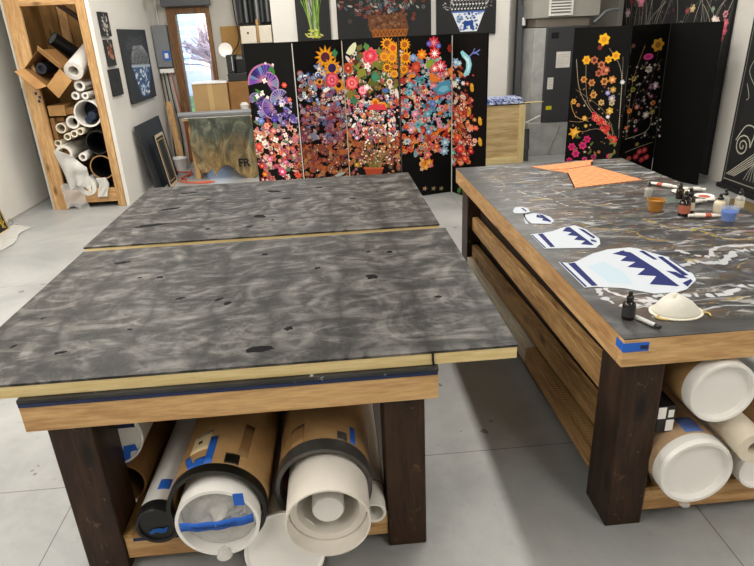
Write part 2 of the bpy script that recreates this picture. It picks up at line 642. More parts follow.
mb = MB(); mb.box(-7.6, -5.2, 40, 48, -.25, 6.3); tag(mb.build('apartment_building', mk('cream_wall', '#e2cfae', .8)), 'cream coloured building outside, right of the blue one', 'building')

# ------------------------------------------------------------------ worktables
TOPZ = .80


def worktable(x0, x1, y0, y1, top, label, topmat, aprons, ty):
    t = thing('worktable', label, 'table', ((x0 + x1) / 2, (y0 + y1) / 2, 0))
    ah = .098
    mb = MB(); mb.box(x0, x1, y0, y1, top - ty, top)
    tt = mb.build('tabletop', topmat, t, origin=None)
    zz = top - ty - .0005
    w = .038
    for nm, bx in (('f', (x0, x1, y0, y0 + w)), ('b', (x0, x1, y1 - w, y1))):
        mb = MB(); mb.box(*bx, zz - ah, zz); mb.build('apron', aprons['x'], t, bevel=.003)
    for bx in ((x0, x0 + w, y0 + w + .0005, y1 - w - .0005), (x1 - w, x1, y0 + w + .0005, y1 - w - .0005)):
        mb = MB(); mb.box(*bx, zz - ah, zz); mb.build('apron', aprons['y'], t, bevel=.003)
    lx, ly = .135, .175
    for sx in (0, 1):
        for sy in (0, 1):
            a = x0 + w + .001 if not sx else x1 - w - lx - .001
            bb = y0 + w + .001 if not sy else y1 - w - ly - .001
            mb = MB(); mb.box(a, a + lx, bb, bb + ly, 0, zz - .001); mb.build('leg', LEGWOOD, t, bevel=.005)
    ix0, ix1, iy0, iy1 = x0 + w + lx + .002, x1 - w - lx - .002, y0 + w + ly + .002, y1 - w - ly - .002
    # lower shelf: beams between the legs and a board on them
    for yy in (y0 + w + .012, y1 - w - .05):
        mb = MB(); mb.box(ix0, ix1, yy, yy + .038, .05, .139); mb.build('lower_beam', aprons['x'], t, bevel=.003)
    mb = MB(); mb.box(ix0, ix1, y0 + w + .012, y1 - w - .012, .1395, .155); mb.build('lower_shelf', wood('shelf_osb', '#7a5a34', '#b38d5a', 'y', .7, 1, False), t)
    return t


PINEF = {'x': PINE['x'], 'y': PINE['y']}
tl = worktable(-.985, .277, 1.585, 4.16, .7505, 'wooden worktable whose scuffed black top carries the two smoky black boards', SCUFF, PINEF, .014)
mb = MB(); mb.box(-.982, .274, 1.5815, 1.5845, .727, .7375); mb.build('blue_edge_tape', NAVY, tl)['label'] = 'navy blue tape along the front edge'
mb = MB(); mb.box(-.78, .08, 1.6335, 1.6345, .125, .1385); mb.build('beam_tape', NAVY, tl)
tr_ = worktable(.857, 2.06, 1.58, 4.16, TOPZ, 'long wooden worktable with paint-splattered top under bottles and cut-out vases', SPLAT, PINEF, .003)
for z0, z1, lab in (((.44, .565), (.405, .50), 0), ((.275, .388), (.19, .30), 1)):
    (za, zb), (zc, zd) = z0, z1
    mb = MB(); mb.hexa([(.93, 1.798, za), (.968, 1.798, za), (.968, 3.942, zc), (.93, 3.942, zc), (.93, 1.798, zb), (.968, 1.798, zb), (.968, 3.942, zd), (.93, 3.942, zd)]); mb.build('side_slat', OLDPINE['y'], tr_, bevel=.004)
mb = MB(); mb.box(.897, .984, 1.798, 2.60, .12, .21); mb.build('side_rail', OLDPINE['y'], tr_, bevel=.004)
mb = MB(); mb.box(.897, .984, 2.6005, 3.942, .12, .21)
mb.build('side_rail', wood('whitewashed_pine', '#b5ac98', '#d8d0bd', 'y', .7, 1, False), tr_, bevel=.004)['label'] = 'whitewashed far stretch of the rail'
mb = MB(); mb.box(.985, .994, 1.80, 3.94, .157, .66); mb.build('shade_panel', wood('shade_panel_dark', '#1d140c', '#33241a', 'y', .7), tr_)['label'] = 'added dark board standing in for the shade behind the side slats'  # added board, its dark colour stands in for the under-table shade between the slats
# lighter saw marks along the rail
mb = MB(); art = Art(mb, (.897, 1.8, .2105), (1, 0, 0), (0, 1, 0), (0, 0, 1), 0)
rnd = random.Random(5)
for i in range(44):
    y = .02 + i * .0175
    art.poly([(.01, y), (.075 + rnd.uniform(-.02, .008), y), (.075, y + .006), (.01, y + .005)], '#b9996a')
mb.build('saw_marks', PAINT, tr_)
mb = MB(); mb.box(.8545, .938, 1.5765, 1.5797, .755, .785); mb.box(.8545, .8568, 1.5797, 1.625, .757, .785); tp = mb.build('tape_label', BLUETAPE, tr_); tp['label'] = 'blue masking tape on the table corner'
mb = MB(); mb.box(.91, .935, 1.5758, 1.5763, .762, .776); mb.build('tape_note', NAVY, tp)

# paint runs on the splattered top
mb = MB(); art = Art(mb, (0, 0, TOPZ), (1, 0, 0), (0, 1, 0), (0, 0, 1), 0, step=1.5e-5, base=2e-4)
rnd = random.Random(11)


def run(p, w, col, rough=.5):
    w *= .62
    col = tuple(x * .72 for x in C(col))
    pts = curve_pts(p, 10)
    L, Rr = [], []
    for i, q in enumerate(pts):
        a = pts[max(i - 1, 0)]; c_ = pts[min(i + 1, len(pts) - 1)]
        dx, dy = c_[0] - a[0], c_[1] - a[1]
        l = math.hypot(dx, dy) or 1
        ww = w * rnd.uniform(.1, 1.5) / 2
        L.append((q[0] - dy / l * ww, q[1] + dx / l * ww)); ww = w * rnd.uniform(.1, 1.5) / 2
        Rr.append((q[0] + dy / l * ww, q[1] - dx / l * ww))
    for i in range(len(pts) - 1):
        if w > .012 and rnd.random() < .2:
            continue
        art.k -= 0 if i == 0 else 1
        art.poly([L[i], Rr[i], Rr[i + 1], L[i + 1]], col)


run([(.94, 1.97), (.93, 1.86), (.99, 1.80), (1.07, 1.85), (1.15, 1.88)], .04, '#d9dadb')
run([(1.03, 1.79), (1.12, 1.87), (1.22, 1.86), (1.34, 1.84), (1.46, 1.90), (1.60, 1.87), (1.80, 1.95)], .045, '#d5d7da')
run([(1.28, 2.05), (1.40, 2.15), (1.52, 2.13), (1.66, 2.24), (1.78, 2.22)], .06, '#c9ccd0')
run([(1.42, 2.3), (1.50, 2.2), (1.62, 2.30), (1.9, 2.26)], .04, '#cfd0d2')
run([(1.00, 2.05), (.97, 1.93), (1.06, 1.84), (1.2, 1.80)], .03, '#e3e4e6')
run([(1.16, 2.75), (1.24, 2.64), (1.36, 2.58), (1.38, 2.46), (1.46, 2.42)], .022, '#b59c55')
run([(1.50, 2.75), (1.56, 2.60), (1.66, 2.52), (1.70, 2.40), (1.86, 2.34)], .024, '#bda455')
run([(1.62, 2.52), (1.72, 2.56), (1.86, 2.5)], .018, '#c2aa60')
run([(1.08, 3.45), (1.12, 3.3), (1.20, 3.2), (1.24, 3.05)], .025, '#c7c4b8')
run([(1.02, 3.85), (1.05, 3.65), (1.02, 3.5)], .02, '#a9a692')
run([(1.28, 3.42), (1.34, 3.1), (1.46, 2.98)], .02, '#b9b6ab')
run([(1.55, 3.45), (1.72, 3.3), (1.86, 3.42)], .02, '#6f4a38')
run([(1.20, 2.95), (1.44, 2.86), (1.58, 2.93)], .028, '#75503c')
run([(1.6, 3.8), (1.8, 3.66), (1.96, 3.72)], .02, '#9c9fa2')
for k in range(150):
    x, y = rnd.uniform(.98, 2.03), rnd.uniform(1.8, 4.1)
    a, L = rnd.uniform(-.9, .9), rnd.uniform(.02, .10)
    if x - L < .9 or x + L > 2.04:
        continue
    run([(x, y), (x + L * .5 * math.cos(a), y + L * .5 * math.sin(a) + .01), (x + L * math.cos(a), y + L * math.sin(a))], rnd.uniform(.004, .012),
        rnd.choice(['#cfcfcc', '#bfc2c6', '#9aa3ad', '#8a6a4c', '#d8d3c4', '#5a6f92', '#b0a06a']))
mb.build('paint_runs', PAINT, tr_)

# ------------------------------------------------------------------ the two painted boards
DARKSPOT = '#050505'


def board(x0, x1, y0, y1, z0, z1, label, spots, skew=0.):
    t = thing('painted_board', label, 'board', ((x0 + x1) / 2, (y0 + y1) / 2, z0), 'smoky black painted boards')
    fw = .04
    th = .008
    ze = z1 - th - .0003
    for bx in ((x0, x1, y0, y0 + fw), (x0, x1, y1 - fw, y1)):
        mb = MB(); mb.box(*bx, z0, ze); mb.build('frame_bar', PALE['x'], t, bevel=.002)
    for bx in ((x0, x0 + fw, y0 + fw + .0005, y1 - fw - .0005), (x1 - fw, x1, y0 + fw + .0005, y1 - fw - .0005)):
        mb = MB(); mb.box(*bx, z0, ze); mb.build('frame_bar', PALE['y'], t, bevel=.002)
    mb = MB(); mb.box(x0 - .002, x1 + .002, y0 - .002, y1 + .002, z1 - th, z1)
    art = Art(mb, (0, 0, z1), (1, 0, 0), (0, 1, 0), (0, 0, 1), 1, base=2e-4)
    rr = random.Random(8)
    for (sx, sy, a, b_, an) in spots:
        P = []
        for i in range(14):
            q = 2 * PI * i / 14
            k = rr.uniform(.65, 1.2)
            u, w = math.cos(q) * a * k * 1.15, math.sin(q) * b_ * k * 1.35
            P.append((sx + u * math.cos(an) - w * math.sin(an), sy + u * math.sin(an) + w * math.cos(an)))
        art.poly(P, DARKSPOT)
    mb.build('painted_top', [SMOKE, PAINT], t)
    return t


rnd = random.Random(21)
FS = [(-.98, 2.62, .035, .014, .2), (-.92, 1.78, .022, .008, .3), (.12, 2.24, .022, .02, .5), (-.43, 2.08, .014, .012, 0), (-.47, 2.12, .02, .008, .8), (-.19, 1.83, .015, .012, 1.2), (-.28, 1.70, .05, .016, .1),
      (-.62, 2.16, .02, .009, .4), (-.10, 2.38, .012, .01, 0), (-.76, 2.4, .015, .01, 0), (.35, 2.0, .012, .009, .3), (-.34, 2.6, .014, .01, 0), (.22, 2.52, .012, .012, 0), (-1.1, 1.85, .012, .006, 1)]
RS = [(-.39, 3.80, .045, .02, -.4), (-.10, 3.83, .022, .015, 0), (-.98, 3.52, .06, .014, .3), (-1.0, 3.20, .085, .02, .15), (-.43, 3.24, .04, .022, -.5), (-.46, 3.06, .02, .01, .4), (-.68, 3.06, .014, .01, 0), (-.78, 3.7, .02, .01, 0), (-.95, 3.9, .05, .012, .1), (-.3, 3.6, .03, .01, .3), (.1, 3.5, .02, .01, 0), (.3, 3.85, .02, .008, 0)]
for S in (FS, RS):
    ylo, yhi = (1.66, 2.75) if S is FS else (2.95, 4.05)
    for i in range(4):
        S.append((rnd.uniform(-1.1, .45), rnd.uniform(ylo, yhi), rnd.uniform(.006, .014), rnd.uniform(.004, .009), rnd.uniform(0, 1.5)))
tb = board(-1.222, .527, 1.602, 2.815, .7512, .80, 'larger smoky black painted board in front, its pale edge overhanging the worktable', FS)
mb = MB(); mb.tube([(.262, 1.5995, .791), (.262, 1.5985, .77), (.264, 1.5995, .753)], .004, 6); mb.build('black_drip', BLACK, tb)
board(-1.246, .51, 2.885, 4.115, .7512, .80, 'second smoky black painted board lying behind the front one', RS)


# ------------------------------------------------------------------ folding screens
def bilin_inv(x, y, c):
    """c = corner positions (top-left, top-right, bottom-left, bottom-right) in mural units"""
    u = v = .5
    for _ in range(8):
        yt = c[0][1] + (c[1][1] - c[0][1]) * u; yb = c[2][1] + (c[3][1] - c[2][1]) * u
        v = (y - yt) / (yb - yt)
        xl = c[0][0] + (c[2][0] - c[0][0]) * v; xr = c[1][0] + (c[3][0] - c[1][0]) * v
        u = (x - xl) / (xr - xl)
    return u, v


class Screen:
    """a folding screen; its mural is planned on one flat layout (mural units) that runs over all panels"""

    def __init__(self, name, label, cat, folds, top, bot, hgt, edge):
        self.h = hgt
        self.folds = folds
        cx = sum(f[0] for f in folds) / len(folds); cy = sum(f[1] for f in folds) / len(folds)
        self.root = thing(name, label, cat, (cx, cy, 0))
        self.cor, self.art, self.mbs, self.wid = [], [], [], []
        for i in range(len(folds) - 1):
            a, b = V((*folds[i], .004)), V((*folds[i + 1], .004))
            d = (b - a).normalized(); n = V((d.y, -d.x, 0))
            g = .006
            w = (b - a).length - 2 * g
            mb = MB(); O = a + d * g
            mb.obox(O, d * w, -n * .02, V((0, 0, hgt)))
            self.mbs.append(mb); self.wid.append(w)
            self.art.append(Art(mb, O, d, (0, 0, 1), n, 1, w, hgt))
            self.cor.append((top[i], top[i + 1], bot[i], bot[i + 1]))
        self.top, self.bot, self.edge = top, bot, edge

    def loc(self, x, y):
        for i, c in enumerate(self.cor):
            u, v = bilin_inv(x, y, c)
            if 0 <= u <= 1 and -.02 <= v <= 1.0:
                wpx = (c[1][0] - c[0][0]) * (1 - v) + (c[3][0] - c[2][0]) * v
                hpx = (c[2][1] - c[0][1]) * (1 - u) + (c[3][1] - c[1][1]) * u
                return self.art[i], u * self.wid[i], (1 - v) * self.h, self.wid[i] / wpx, self.h / hpx, i
        return None

    def pt(self, i, x, y):
        u, v = bilin_inv(x, y, self.cor[i])
        return (u * self.wid[i], (1 - v) * self.h)

    def shape(self, x, y, pts, col):
        """pts in mural units, drawn on the panel that holds (x,y)"""
        l = self.loc(x, y)
        if l:
            l[0].poly([self.pt(l[5], *p) for p in pts], col)

    def line(self, pts, w, col):
        q = curve_pts(pts, 8)
        for a, b in zip(q[:-1], q[1:]):
            l = self.loc((a[0] + b[0]) / 2, (a[1] + b[1]) / 2)
            if l:
                l[0].stroke([self.pt(l[5], *a), self.pt(l[5], *b)], w * l[4], col)

    def rose(self, x, y, r, col, mid=None, **k):
        l = self.loc(x, y)
        if l:
            l[0].rose(l[1], l[2], r * l[3], r * l[4], col, mid, **k)

    def disc(self, x, y, r, col, n=8, ry=None):
        l = self.loc(x, y)
        if l:
            l[0].disc(l[1], l[2], r * l[3], (ry or r) * l[4], col, n)

    def star(self, x, y, r, col, **k):
        l = self.loc(x, y)
        if l:
            l[0].star(l[1], l[2], r * l[3], r * l[4], col, **k)

    def leaf(self, x, y, r, ang, col):
        l = self.loc(x, y)
        if l:
            l[0].leaf(l[1], l[2], r * l[3], r * l[4], ang, col)

    def finish(self, body, hinge):
        for mb in self.mbs:
            mb.build('panel', [body, PAINT], self.root)
        for i in range(1, len(self.folds) - 1):
            x, y = self.folds[i]
            for z in (.25, .83, 1.42):
                mb = MB(); mb.cyl((x, y, z - .035), (x, y, z + .035), .0055, n=8); mb.build('hinge', hinge, self.root)


SCREENBLACK = mk('screen_black', '#050504', .55, spec=.15)
BRASS = mk('hinge_metal', '#b8b2a0', .35, metal=.8)
fs = Screen('folding_screen', 'five-panel black folding screen covered with a dense colourful flower bouquet', 'folding screen',
            [(-.83, 6.61), (-.32, 6.29), (.17, 6.63), (.73, 6.42), (1.31, 6.59), (1.54, 6.04)],
            [(242.5, 44.0), (291.6, 41.9), (341.4, 39.3), (398.1, 36.7), (452.3, 34.0), (487.8, 32.8)],
            [(261.7, 203.4), (306.8, 208.1), (351.1, 197.3), (402.6, 198.9), (451.6, 191.9), (483.4, 203.2)], 1.652, None)
rnd = random.Random(42)
PAL = {
    'lav': ['#6a5a9a', '#54458a', '#8d7fb0', '#c5b8d8', '#3c3575', '#a05c86', '#7a8cc0'],
    'coral': ['#c06a58', '#d09884', '#dcc0aa', '#a83e48', '#b8607a', '#dccfc0', '#8e3434', '#c07c54', '#a87086', '#5f765a', '#7a4a5a', '#e0704a'],
    'blue': ['#5876a8', '#7f97c2', '#ffffff', '#d88a3a', '#c6455c', '#8fa3bf', '#3f4f86', '#d9c9b8', '#7a5a3a', '#b5655a'],
    'mauve': ['#7b4c68', '#94607e', '#5c6486', '#a85040', '#c6743c', '#7a86a4', '#8a3c44', '#b98a92', '#4f4a78', '#c2a196', '#694238'],
    'rust': ['#9a4a2a', '#b05a34', '#7a3a34', '#8a5a44', '#c06a3a', '#6e4860', '#a8744c', '#904048', '#5a4a3a', '#b88a5a'],
    'green': ['#5f6a2e', '#7a7c38', '#4a5628', '#8a5a2a', '#d0606a', '#e8d8d0', '#6a8a5a', '#5a3020', '#3f6a5c', '#c97a3a'],
    'mix': ['#e08a9a', '#f2e2d8', '#b9473e', '#d98a3c', '#7f9ab8', '#5a7a9a', '#b06a8a', '#e8c8b0', '#6a7a4a', '#d2553a', '#94526a', '#ffffff'],
    'teal': ['#5a9ab0', '#7ab6c2', '#c8404a', '#e06a30', '#e39ab0', '#d8823a', '#4a7a94', '#b83a34', '#e0c0a0', '#6a86ae', '#9ac2c4', '#8a4a3a'],
    'orange': ['#d8622a', '#c84a2a', '#e08a34', '#d8708a', '#b03428', '#e8b070', '#7fa8b0', '#a03c34', '#e0643a'],
    'red': ['#b03a2a', '#c85a38', '#982a2a', '#c87e3a', '#d8c8b8', '#b84444', '#80302a', '#b88a78'],
}


def zone(x, y):
    if x < 298:
        if y < 118:
            return 'lav', .55 if y > 95 else 0
        return 'coral', .5 if y < 165 else .3
    if x < 345:
        if y < 62 or (x < 316 and y < 70):
            return 'blue', 0
        if y < 102:
            return 'blue', .9
        return ('mauve', 1.) if y < 140 else ('rust', 1. if y < 172 else .4)
    if x < 400:
        if y < 50:
            return 'green', 0
        if y < 92:
            return 'green', .8
        if y < 135:
            return 'mix', 1.
        return 'rust', (1. if y < 162 else (.5 if abs(x - 375) > 14 else 0))
    if x < 452:
        if y < 56 or (y < 66 and x > 445):
            return 'teal', 0
        lim = 151 if x < 420 else (165 if x < 433 else 148)
        if x > 440:
            lim = 136
        if y > lim:
            return 'orange', 0
        return ('teal' if y < 126 else 'orange'), .75
    if y < 62:
        return 'red', 0
    return 'red', max(0, min(1, (476 - x) / 14)) * (1 if y < 148 else (.5 if y < 164 else 0)) * (1 if y > 92 else .5)


def lil(x, y, r, pal):
    c = rnd.choice(pal); d = rnd.choice(pal)
    k = rnd.random()
    if k < .55:
        fs.rose(x, y, r, c, d, petals=rnd.choice((5, 5, 6, 4)), dent=rnd.uniform(.3, .6), a0=rnd.uniform(0, 6))
    elif k < .72:
        fs.star(x, y, r * 1.1, c, n=rnd.choice((6, 7, 8)), inner=.55, a0=rnd.random()); fs.disc(x, y, r * .4, d, 6)
    elif k < .9:
        fs.leaf(x, y, r * 1.5, rnd.uniform(0, PI), c)
    else:
        fs.disc(x, y, r, c, 8); fs.disc(x, y, r * .62, d, 7); fs.disc(x, y, r * .3, rnd.choice(pal), 6)


# background scatter, far layer dim stems then flowers
cnt = 0
while cnt < 2600:
    x, y = rnd.uniform(247, 486), rnd.uniform(45, 182)
    z, dns = zone(x, y)
    if rnd.random() > dns:
        continue
    lil(x, y, rnd.uniform(1.1, 2.6) * {'coral': 1.45, 'lav': 1.4, 'teal': 1.25, 'blue': 1.25, 'green': 1.3, 'orange': 1.25, 'mauve': 1.3, 'rust': 1.25}.get(z, 1), PAL[z])
    cnt += 1
    if rnd.random() < .15:
        fs.disc(x + rnd.uniform(-2, 2), y + rnd.uniform(-2, 2), rnd.uniform(.5, .9), rnd.choice(['#f5efe6', '#f0c8d0', '#ffe0a0', '#d8e4f0']), 5)


def fan(x, y, r, a, col, rim, spread=1.25):
    P = [(x, y)] + [(x + r * 1.12 * math.cos(a + spread * (i / 9 - .5) * 2), y + r * 1.12 * math.sin(a + spread * (i / 9 - .5) * 2)) for i in range(10)]
    fs.shape(x, y - .01, P, rim)
    for i in range(9):
        q = a + spread * ((i + .5) / 9 - .5) * 2
        fs.shape(x, y, [(x + math.cos(q) * r * .25, y + math.sin(q) * r * .25), (x + math.cos(q - .13) * r, y + math.sin(q - .13) * r), (x + math.cos(q + .13) * r, y + math.sin(q + .13) * r)], rnd.choice(col))


purp = ['#3b2f86', '#4f3f9a', '#6a4aa0', '#2d2560', '#5f7fa0']
fan(264, 79, 15, -2.35, purp, '#b06a8e', 1.0)
fan(266, 76, 13, -1.45, purp, '#a8718e', .55)
fan(268, 81, 10.5, -.35, purp, '#b87aa0', 1.3)
fan(256, 98, 8, -1.9, ['#5a4f86', '#74689a'], '#8a7a9a', 1.3)
fan(280, 95, 8.5, -2.2, purp, '#a090a8', 1.5)
fan(274, 103, 11, 3.0, purp, '#a87c90', 1.2)
for x, y, r in ((265, 78, 3), (262, 90, 3.4), (257, 93, 3), (266, 61.5, 1.3), (273.5, 63, 1.5), (282, 101, 2.6), (268, 94, 2), (259, 134, 4.2), (265, 139, 3.4), (276, 136, 3.6), (286, 131, 3), (291, 138, 2)):
    fs.rose(x, y, r, '#f3eee4', '#e7c9a4', petals=4, dent=.5, a0=rnd.random() * 3)
for x, y in ((271, 67), (274, 69), (258, 88), (255, 95)):
    fs.leaf(x, y, 3.5, rnd.uniform(0, 3), '#3f7a34')
for x, y, r, c, d in ((259, 143, 4.6, '#d84a3c', '#e8806a'), (267, 122, 3.8, '#f0a08a', '#e07060'), (274, 127, 3.6, '#d8706a', '#f0c0b0'), (270, 156, 4, '#d86a86', '#f2b8c8'), (286, 159, 3.4, '#c85a7a', '#f0a0b8'), (283, 169, 4.6, '#e04a74', '#ffd0dc'), (298, 172, 3.5, '#d8503a', '#a83a2a'), (281, 149, 3, '#d8603c', '#e89a70'), (261, 117, 4, '#6a82c0', '#8fa8dc'), (275, 116, 3.4, '#4a3aa0', '#7060c0'), (284, 119, 4, '#6a6490', '#a8a0c0'), (262, 163, 3.4, '#c83a3a', '#e88a60'), (265, 172, 3.2, '#e06a2a', '#f0b040'), (285, 82, 3, '#d84a3a', '#f08a6a'), (290, 96, 2.8, '#d8604a', '#f0a080')):
    fs.rose(x, y, r, c, d, petals=rnd.choice((5, 6)), dent=.35)


def sunflower(x, y, r, mid='#3a1c1c'):
    fs.star(x, y, r, '#e0861c', n=12, inner=.55, a0=rnd.random())
    fs.star(x, y, r * .86, '#f2ad25', n=12, inner=.5, a0=rnd.random())
    fs.disc(x, y, r * .42, mid, 10)


sunflower(324, 56, 11.5, '#5a2838'); sunflower(331, 66, 10.5, '#3a2a5a'); sunflower(338, 82, 7); sunflower(318, 79, 4)
for x, y, r, c, d in ((331, 77, 7.5, '#e0405c', '#f07a8c'), (352, 80, 7.2, '#e84a52', '#f48a86'), (371, 54.5, 8.5, '#e85a66', '#d83a50'), (363, 87, 5, '#e8607a', '#f8c0c8'), (348, 66, 5.5, '#d85a34', '#8a3a2a')):
    fs.rose(x, y, r, c, d, petals=9, dent=.2, core=.7); fs.rose(x, y, r * .45, c, '#fbb0b0', petals=6, dent=.3)
for x, y, r, c in ((357, 63, 5, '#7a8a34'), (362, 70, 6, '#8a8a38'), (381, 64, 6, '#6a6a2c'), (377, 62, 5, '#7a7a34'), (374, 80, 6, '#5a602c'), (350, 91, 5, '#8a7a3a'), (360, 47, 4, '#6a6a3a'), (367, 46, 4, '#5a8a4a'), (334, 52, 4, '#3f8a5a'), (380, 50, 4, '#6a7a3a'), (354, 97, 5, '#3f7a5a'), (376, 74, 5, '#3f8a6a'), (386, 87, 3.5, '#4a6ab0'), (356, 60, 4, '#5a3020')):
    fs.disc(x, y, r * .8, c, 9, r * .62); fs.leaf(x, y, r, rnd.uniform(0, 3), c)
fs.shape(353, 48, [(346, 52), (349, 47), (353, 43), (356, 42), (357, 45), (355, 51), (350, 54)], '#dfe0b8')
fs.rose(368, 64, 4, '#f4efe8', '#e8b8a8', petals=5); fs.rose(367, 84, 3.4, '#f4d8d8', '#ffffff', petals=5)
for x, y, r in ((388, 43, 7.5), (394, 47, 7), (385, 55, 6), (393, 56, 7), (388, 65, 6), (395, 71, 5), (376, 99, 5.5), (384, 102, 5)):
    sunflower(x, y, r, rnd.choice(['#d0522a', '#8a4a20', '#c87a2a']))
fs.shape(376, 104, [(367, 106), (371, 101), (378, 100), (385, 101), (388, 106)], '#d8404a')
for x, y, r in ((403.5, 44, 6.5), (404.5, 56, 8), (403, 67, 5.5)):
    sunflower(x, y, r, '#b8641e')
for x, y, r, c, d in ((433, 42, 6.5, '#b8243a', '#e8909a'), (428, 43, 3, '#5a50a8', '#8a80d0'), (438, 45, 3, '#5a60b0', '#8a90d8'), (434, 52, 6.5, '#d83a34', '#ffffff'), (440, 64, 7, '#c83040', '#f8dede'), (434, 66, 5, '#e0564a', '#fff0e8'), (421, 53, 5.5, '#e8761e', '#f8c040'), (415, 65, 6, '#b83a2a', '#d86a4a'), (412, 56, 4, '#7f9ac8', '#a8c0e0'), (451, 47, 4.6, '#8a2a1e', '#7a2018'), (451, 69, 4.8, '#e07a2a', '#f0a040'), (446, 71, 4, '#c86a5a', '#f0d0c0')):
    fs.rose(x, y, r, c, None, petals=8, dent=.35); fs.star(x, y, r * .7, d, n=8, inner=.3)
for a in (-.9, -.5, -.2):
    fs.leaf(427 + 3 * math.cos(a), 59 - 4 * math.sin(a), 5, -a, '#8aa03a')
fs.shape(433, 75, [(428, 70), (433, 71), (440, 77), (433, 80), (429, 77)], '#dd7a2e')
fs.shape(440, 85, [(434, 86), (438, 80), (446, 77), (451, 78), (450, 88), (443, 91), (437, 91)], '#4f8fae')
fs.shape(440, 85, [(437, 87), (441, 83), (447, 82), (449, 86), (443, 89)], '#74b4cc')
for x, y, r, c, d in ((409, 82, 4, '#6aa0b4', '#a0c8d0'), (408, 89, 4, '#7ab4c4', '#4a7a9a'), (421, 77, 4, '#4a9090', '#2a5a6a'), (432, 100, 4.4, '#5a74b4', '#8aa0d8'), (427, 110, 4.4, '#5aa4b8', '#9ad0d8'), (417, 121, 4, '#6ab0bc', '#3f7a86'), (428, 128, 4, '#6a8ab8', '#c8d8e8'), (414, 110, 4, '#e090a8', '#f4c8d4'), (410, 126, 4, '#e09ab0', '#f8d8e0'), (406, 138, 4, '#b8c8d0', '#6a8a9a')):
    fs.rose(x, y, r, c, d, petals=6, dent=.4)
for x, y, r in ((445, 139, 5.2), (444, 148, 5)):
    fs.rose(x, y, r, '#8fb4cc', '#d8e8f0', petals=7, dent=.35)
fs.rose(452.8, 150, 4, '#5ab4a4', '#a0d8c8'); fs.rose(451.8, 159, 3.6, '#a8c8d0', '#e0f0f0')
for x, y, r, c in ((427, 152, 4.5, '#d86a6a'), (428, 160, 4, '#e0962a'), (425, 165, 3.4, '#e8a83a'), (421, 167, 2.4, '#d8a090'), (436, 143, 4, '#c85a2a')):
    fs.rose(x, y, r, c, '#f0b878', petals=5, dent=.4)
# light blue bird and branch, orchids, red sprays on the last panel
fs.shape(468, 62, [(461, 51), (463, 49), (467, 52), (471, 55), (473, 62), (471, 70), (466, 74), (464, 72), (467, 66), (467, 59), (463, 55)], '#8fd0dc')
fs.shape(468, 62, [(464, 53), (470, 57), (471, 64), (468, 70), (469, 62)], '#c8ecf0')
fs.line([(470, 55), (475, 51), (480, 53)], 1.5, '#6a7ac0'); fs.line([(474, 51), (476, 47)], 1.3, '#6a7ac0'); fs.line([(475, 52), (480, 49), (481, 48)], 1.2, '#7a88cc')
for x, y, r, c in ((456, 60, 4.5, '#8fb8dc'), (460, 61, 3, '#a8cce4'), (458, 77, 3.5, '#5aa0c8'), (455, 81, 4, '#e8e0c0'), (464, 80, 2.6, '#f0d8d0')):
    fs.rose(x, y, r, c, '#d8eef4', petals=6)
for x, y in ((473, 84), (470, 107), (481, 117), (481, 138)):
    fs.leaf(x, y, 4.5, PI / 2 + .15, '#c8982a'); fs.star(x, y - 2, 2.4, '#e0b03a', n=5, inner=.4)
for i in range(70):
    y = rnd.uniform(100, 164); x = rnd.uniform(454, 474 - abs(y - 130) * .12)
    fs.rose(x, y, rnd.uniform(1.6, 3), rnd.choice(PAL['red']), rnd.choice(['#f0d0b0', '#e8a03a', '#802018']), petals=5, dent=.4, a0=rnd.random() * 3)
for x, y, r, c in ((458, 134, 4, '#e84a2e'), (461, 146, 5, '#d8343a'), (466, 156, 5, '#c82e2e'), (472, 148, 3.5, '#b82a38'), (476, 137, 3, '#f0b0a0'), (472, 124, 4, '#e88a6a'), (477, 124, 3, '#e86a5a'), (461, 161, 2.5, '#e88a50')):
    fs.rose(x, y, r, c, '#f0905a', petals=6, dent=.4)
# basket and fine filler flowers around it
fs.shape(375, 170, [(364.5, 165), (384, 165), (382, 174), (367, 174)], '#a8492c')
fs.shape(375, 170, [(364, 164.5), (384.5, 164.5), (384.5, 166.5), (364, 166.5)], '#c2603a')
for i in range(9):
    fs.line([(366 + i * 2, 167), (367 + i * 1.7, 173.5)], .5, '#7e3520')
for i in range(55):
    x = rnd.gauss(375, 12); y = 160 - abs(rnd.gauss(0, 13)) + abs(x - 375) * .1
    l = fs.loc(x, y)
    fs.line([(375 + (x - 375) * .3, 165), ((375 + x) / 2 + rnd.uniform(-2, 2), (y + 160) / 2), (x, y)], .35, rnd.choice(['#8a6a3a', '#6a7a3a', '#b08a5a']))
    fs.disc(x, y, rnd.uniform(.6, 1.1), rnd.choice(['#f8f0e0', '#e87a8a', '#f0d0a0', '#e8e0d8']), 5)
for i in range(34):
    x, y = rnd.uniform(363, 396), rnd.uniform(112, 150)
    fs.disc(x, y, rnd.uniform(.7, 1.3), rnd.choice(['#fff8ee', '#f0d8d8', '#f8e8c0']), 6)
fs.shape(340, 171, [(333, 174), (338, 171), (345, 169.5), (343, 172), (338, 174.5)], '#b8c0c4')
fs.rose(357, 162, 3, '#c8a03a', '#e8c860')
for x in (424, 433, 441):
    fs.star(x, 188, 3, rnd.choice(['#8a7a5a', '#a05a3a', '#b08a6a']), n=5, inner=.4)
for x in (460, 465):
    fs.leaf(x, 190, 4, 1.3, '#4a7a3a')
fs.finish(SCREENBLACK, BRASS)
# pale bead strips along the folds
for (x, y), c, dx in (((-.32, 6.29), '#d8d4cc', -.004), ((.17, 6.63), '#d8c8a8', 0), ((.73, 6.42), '#4a4742', 0), ((1.31, 6.59), '#cfd4c8', 0)):
    mb = MB(); mb.cyl((x, y - .003, .006), (x, y - .003, 1.64), .0045, n=8, m=0); mb.build('hinge_strip', mk('strip_' + c[1:], c, .5), fs.root)

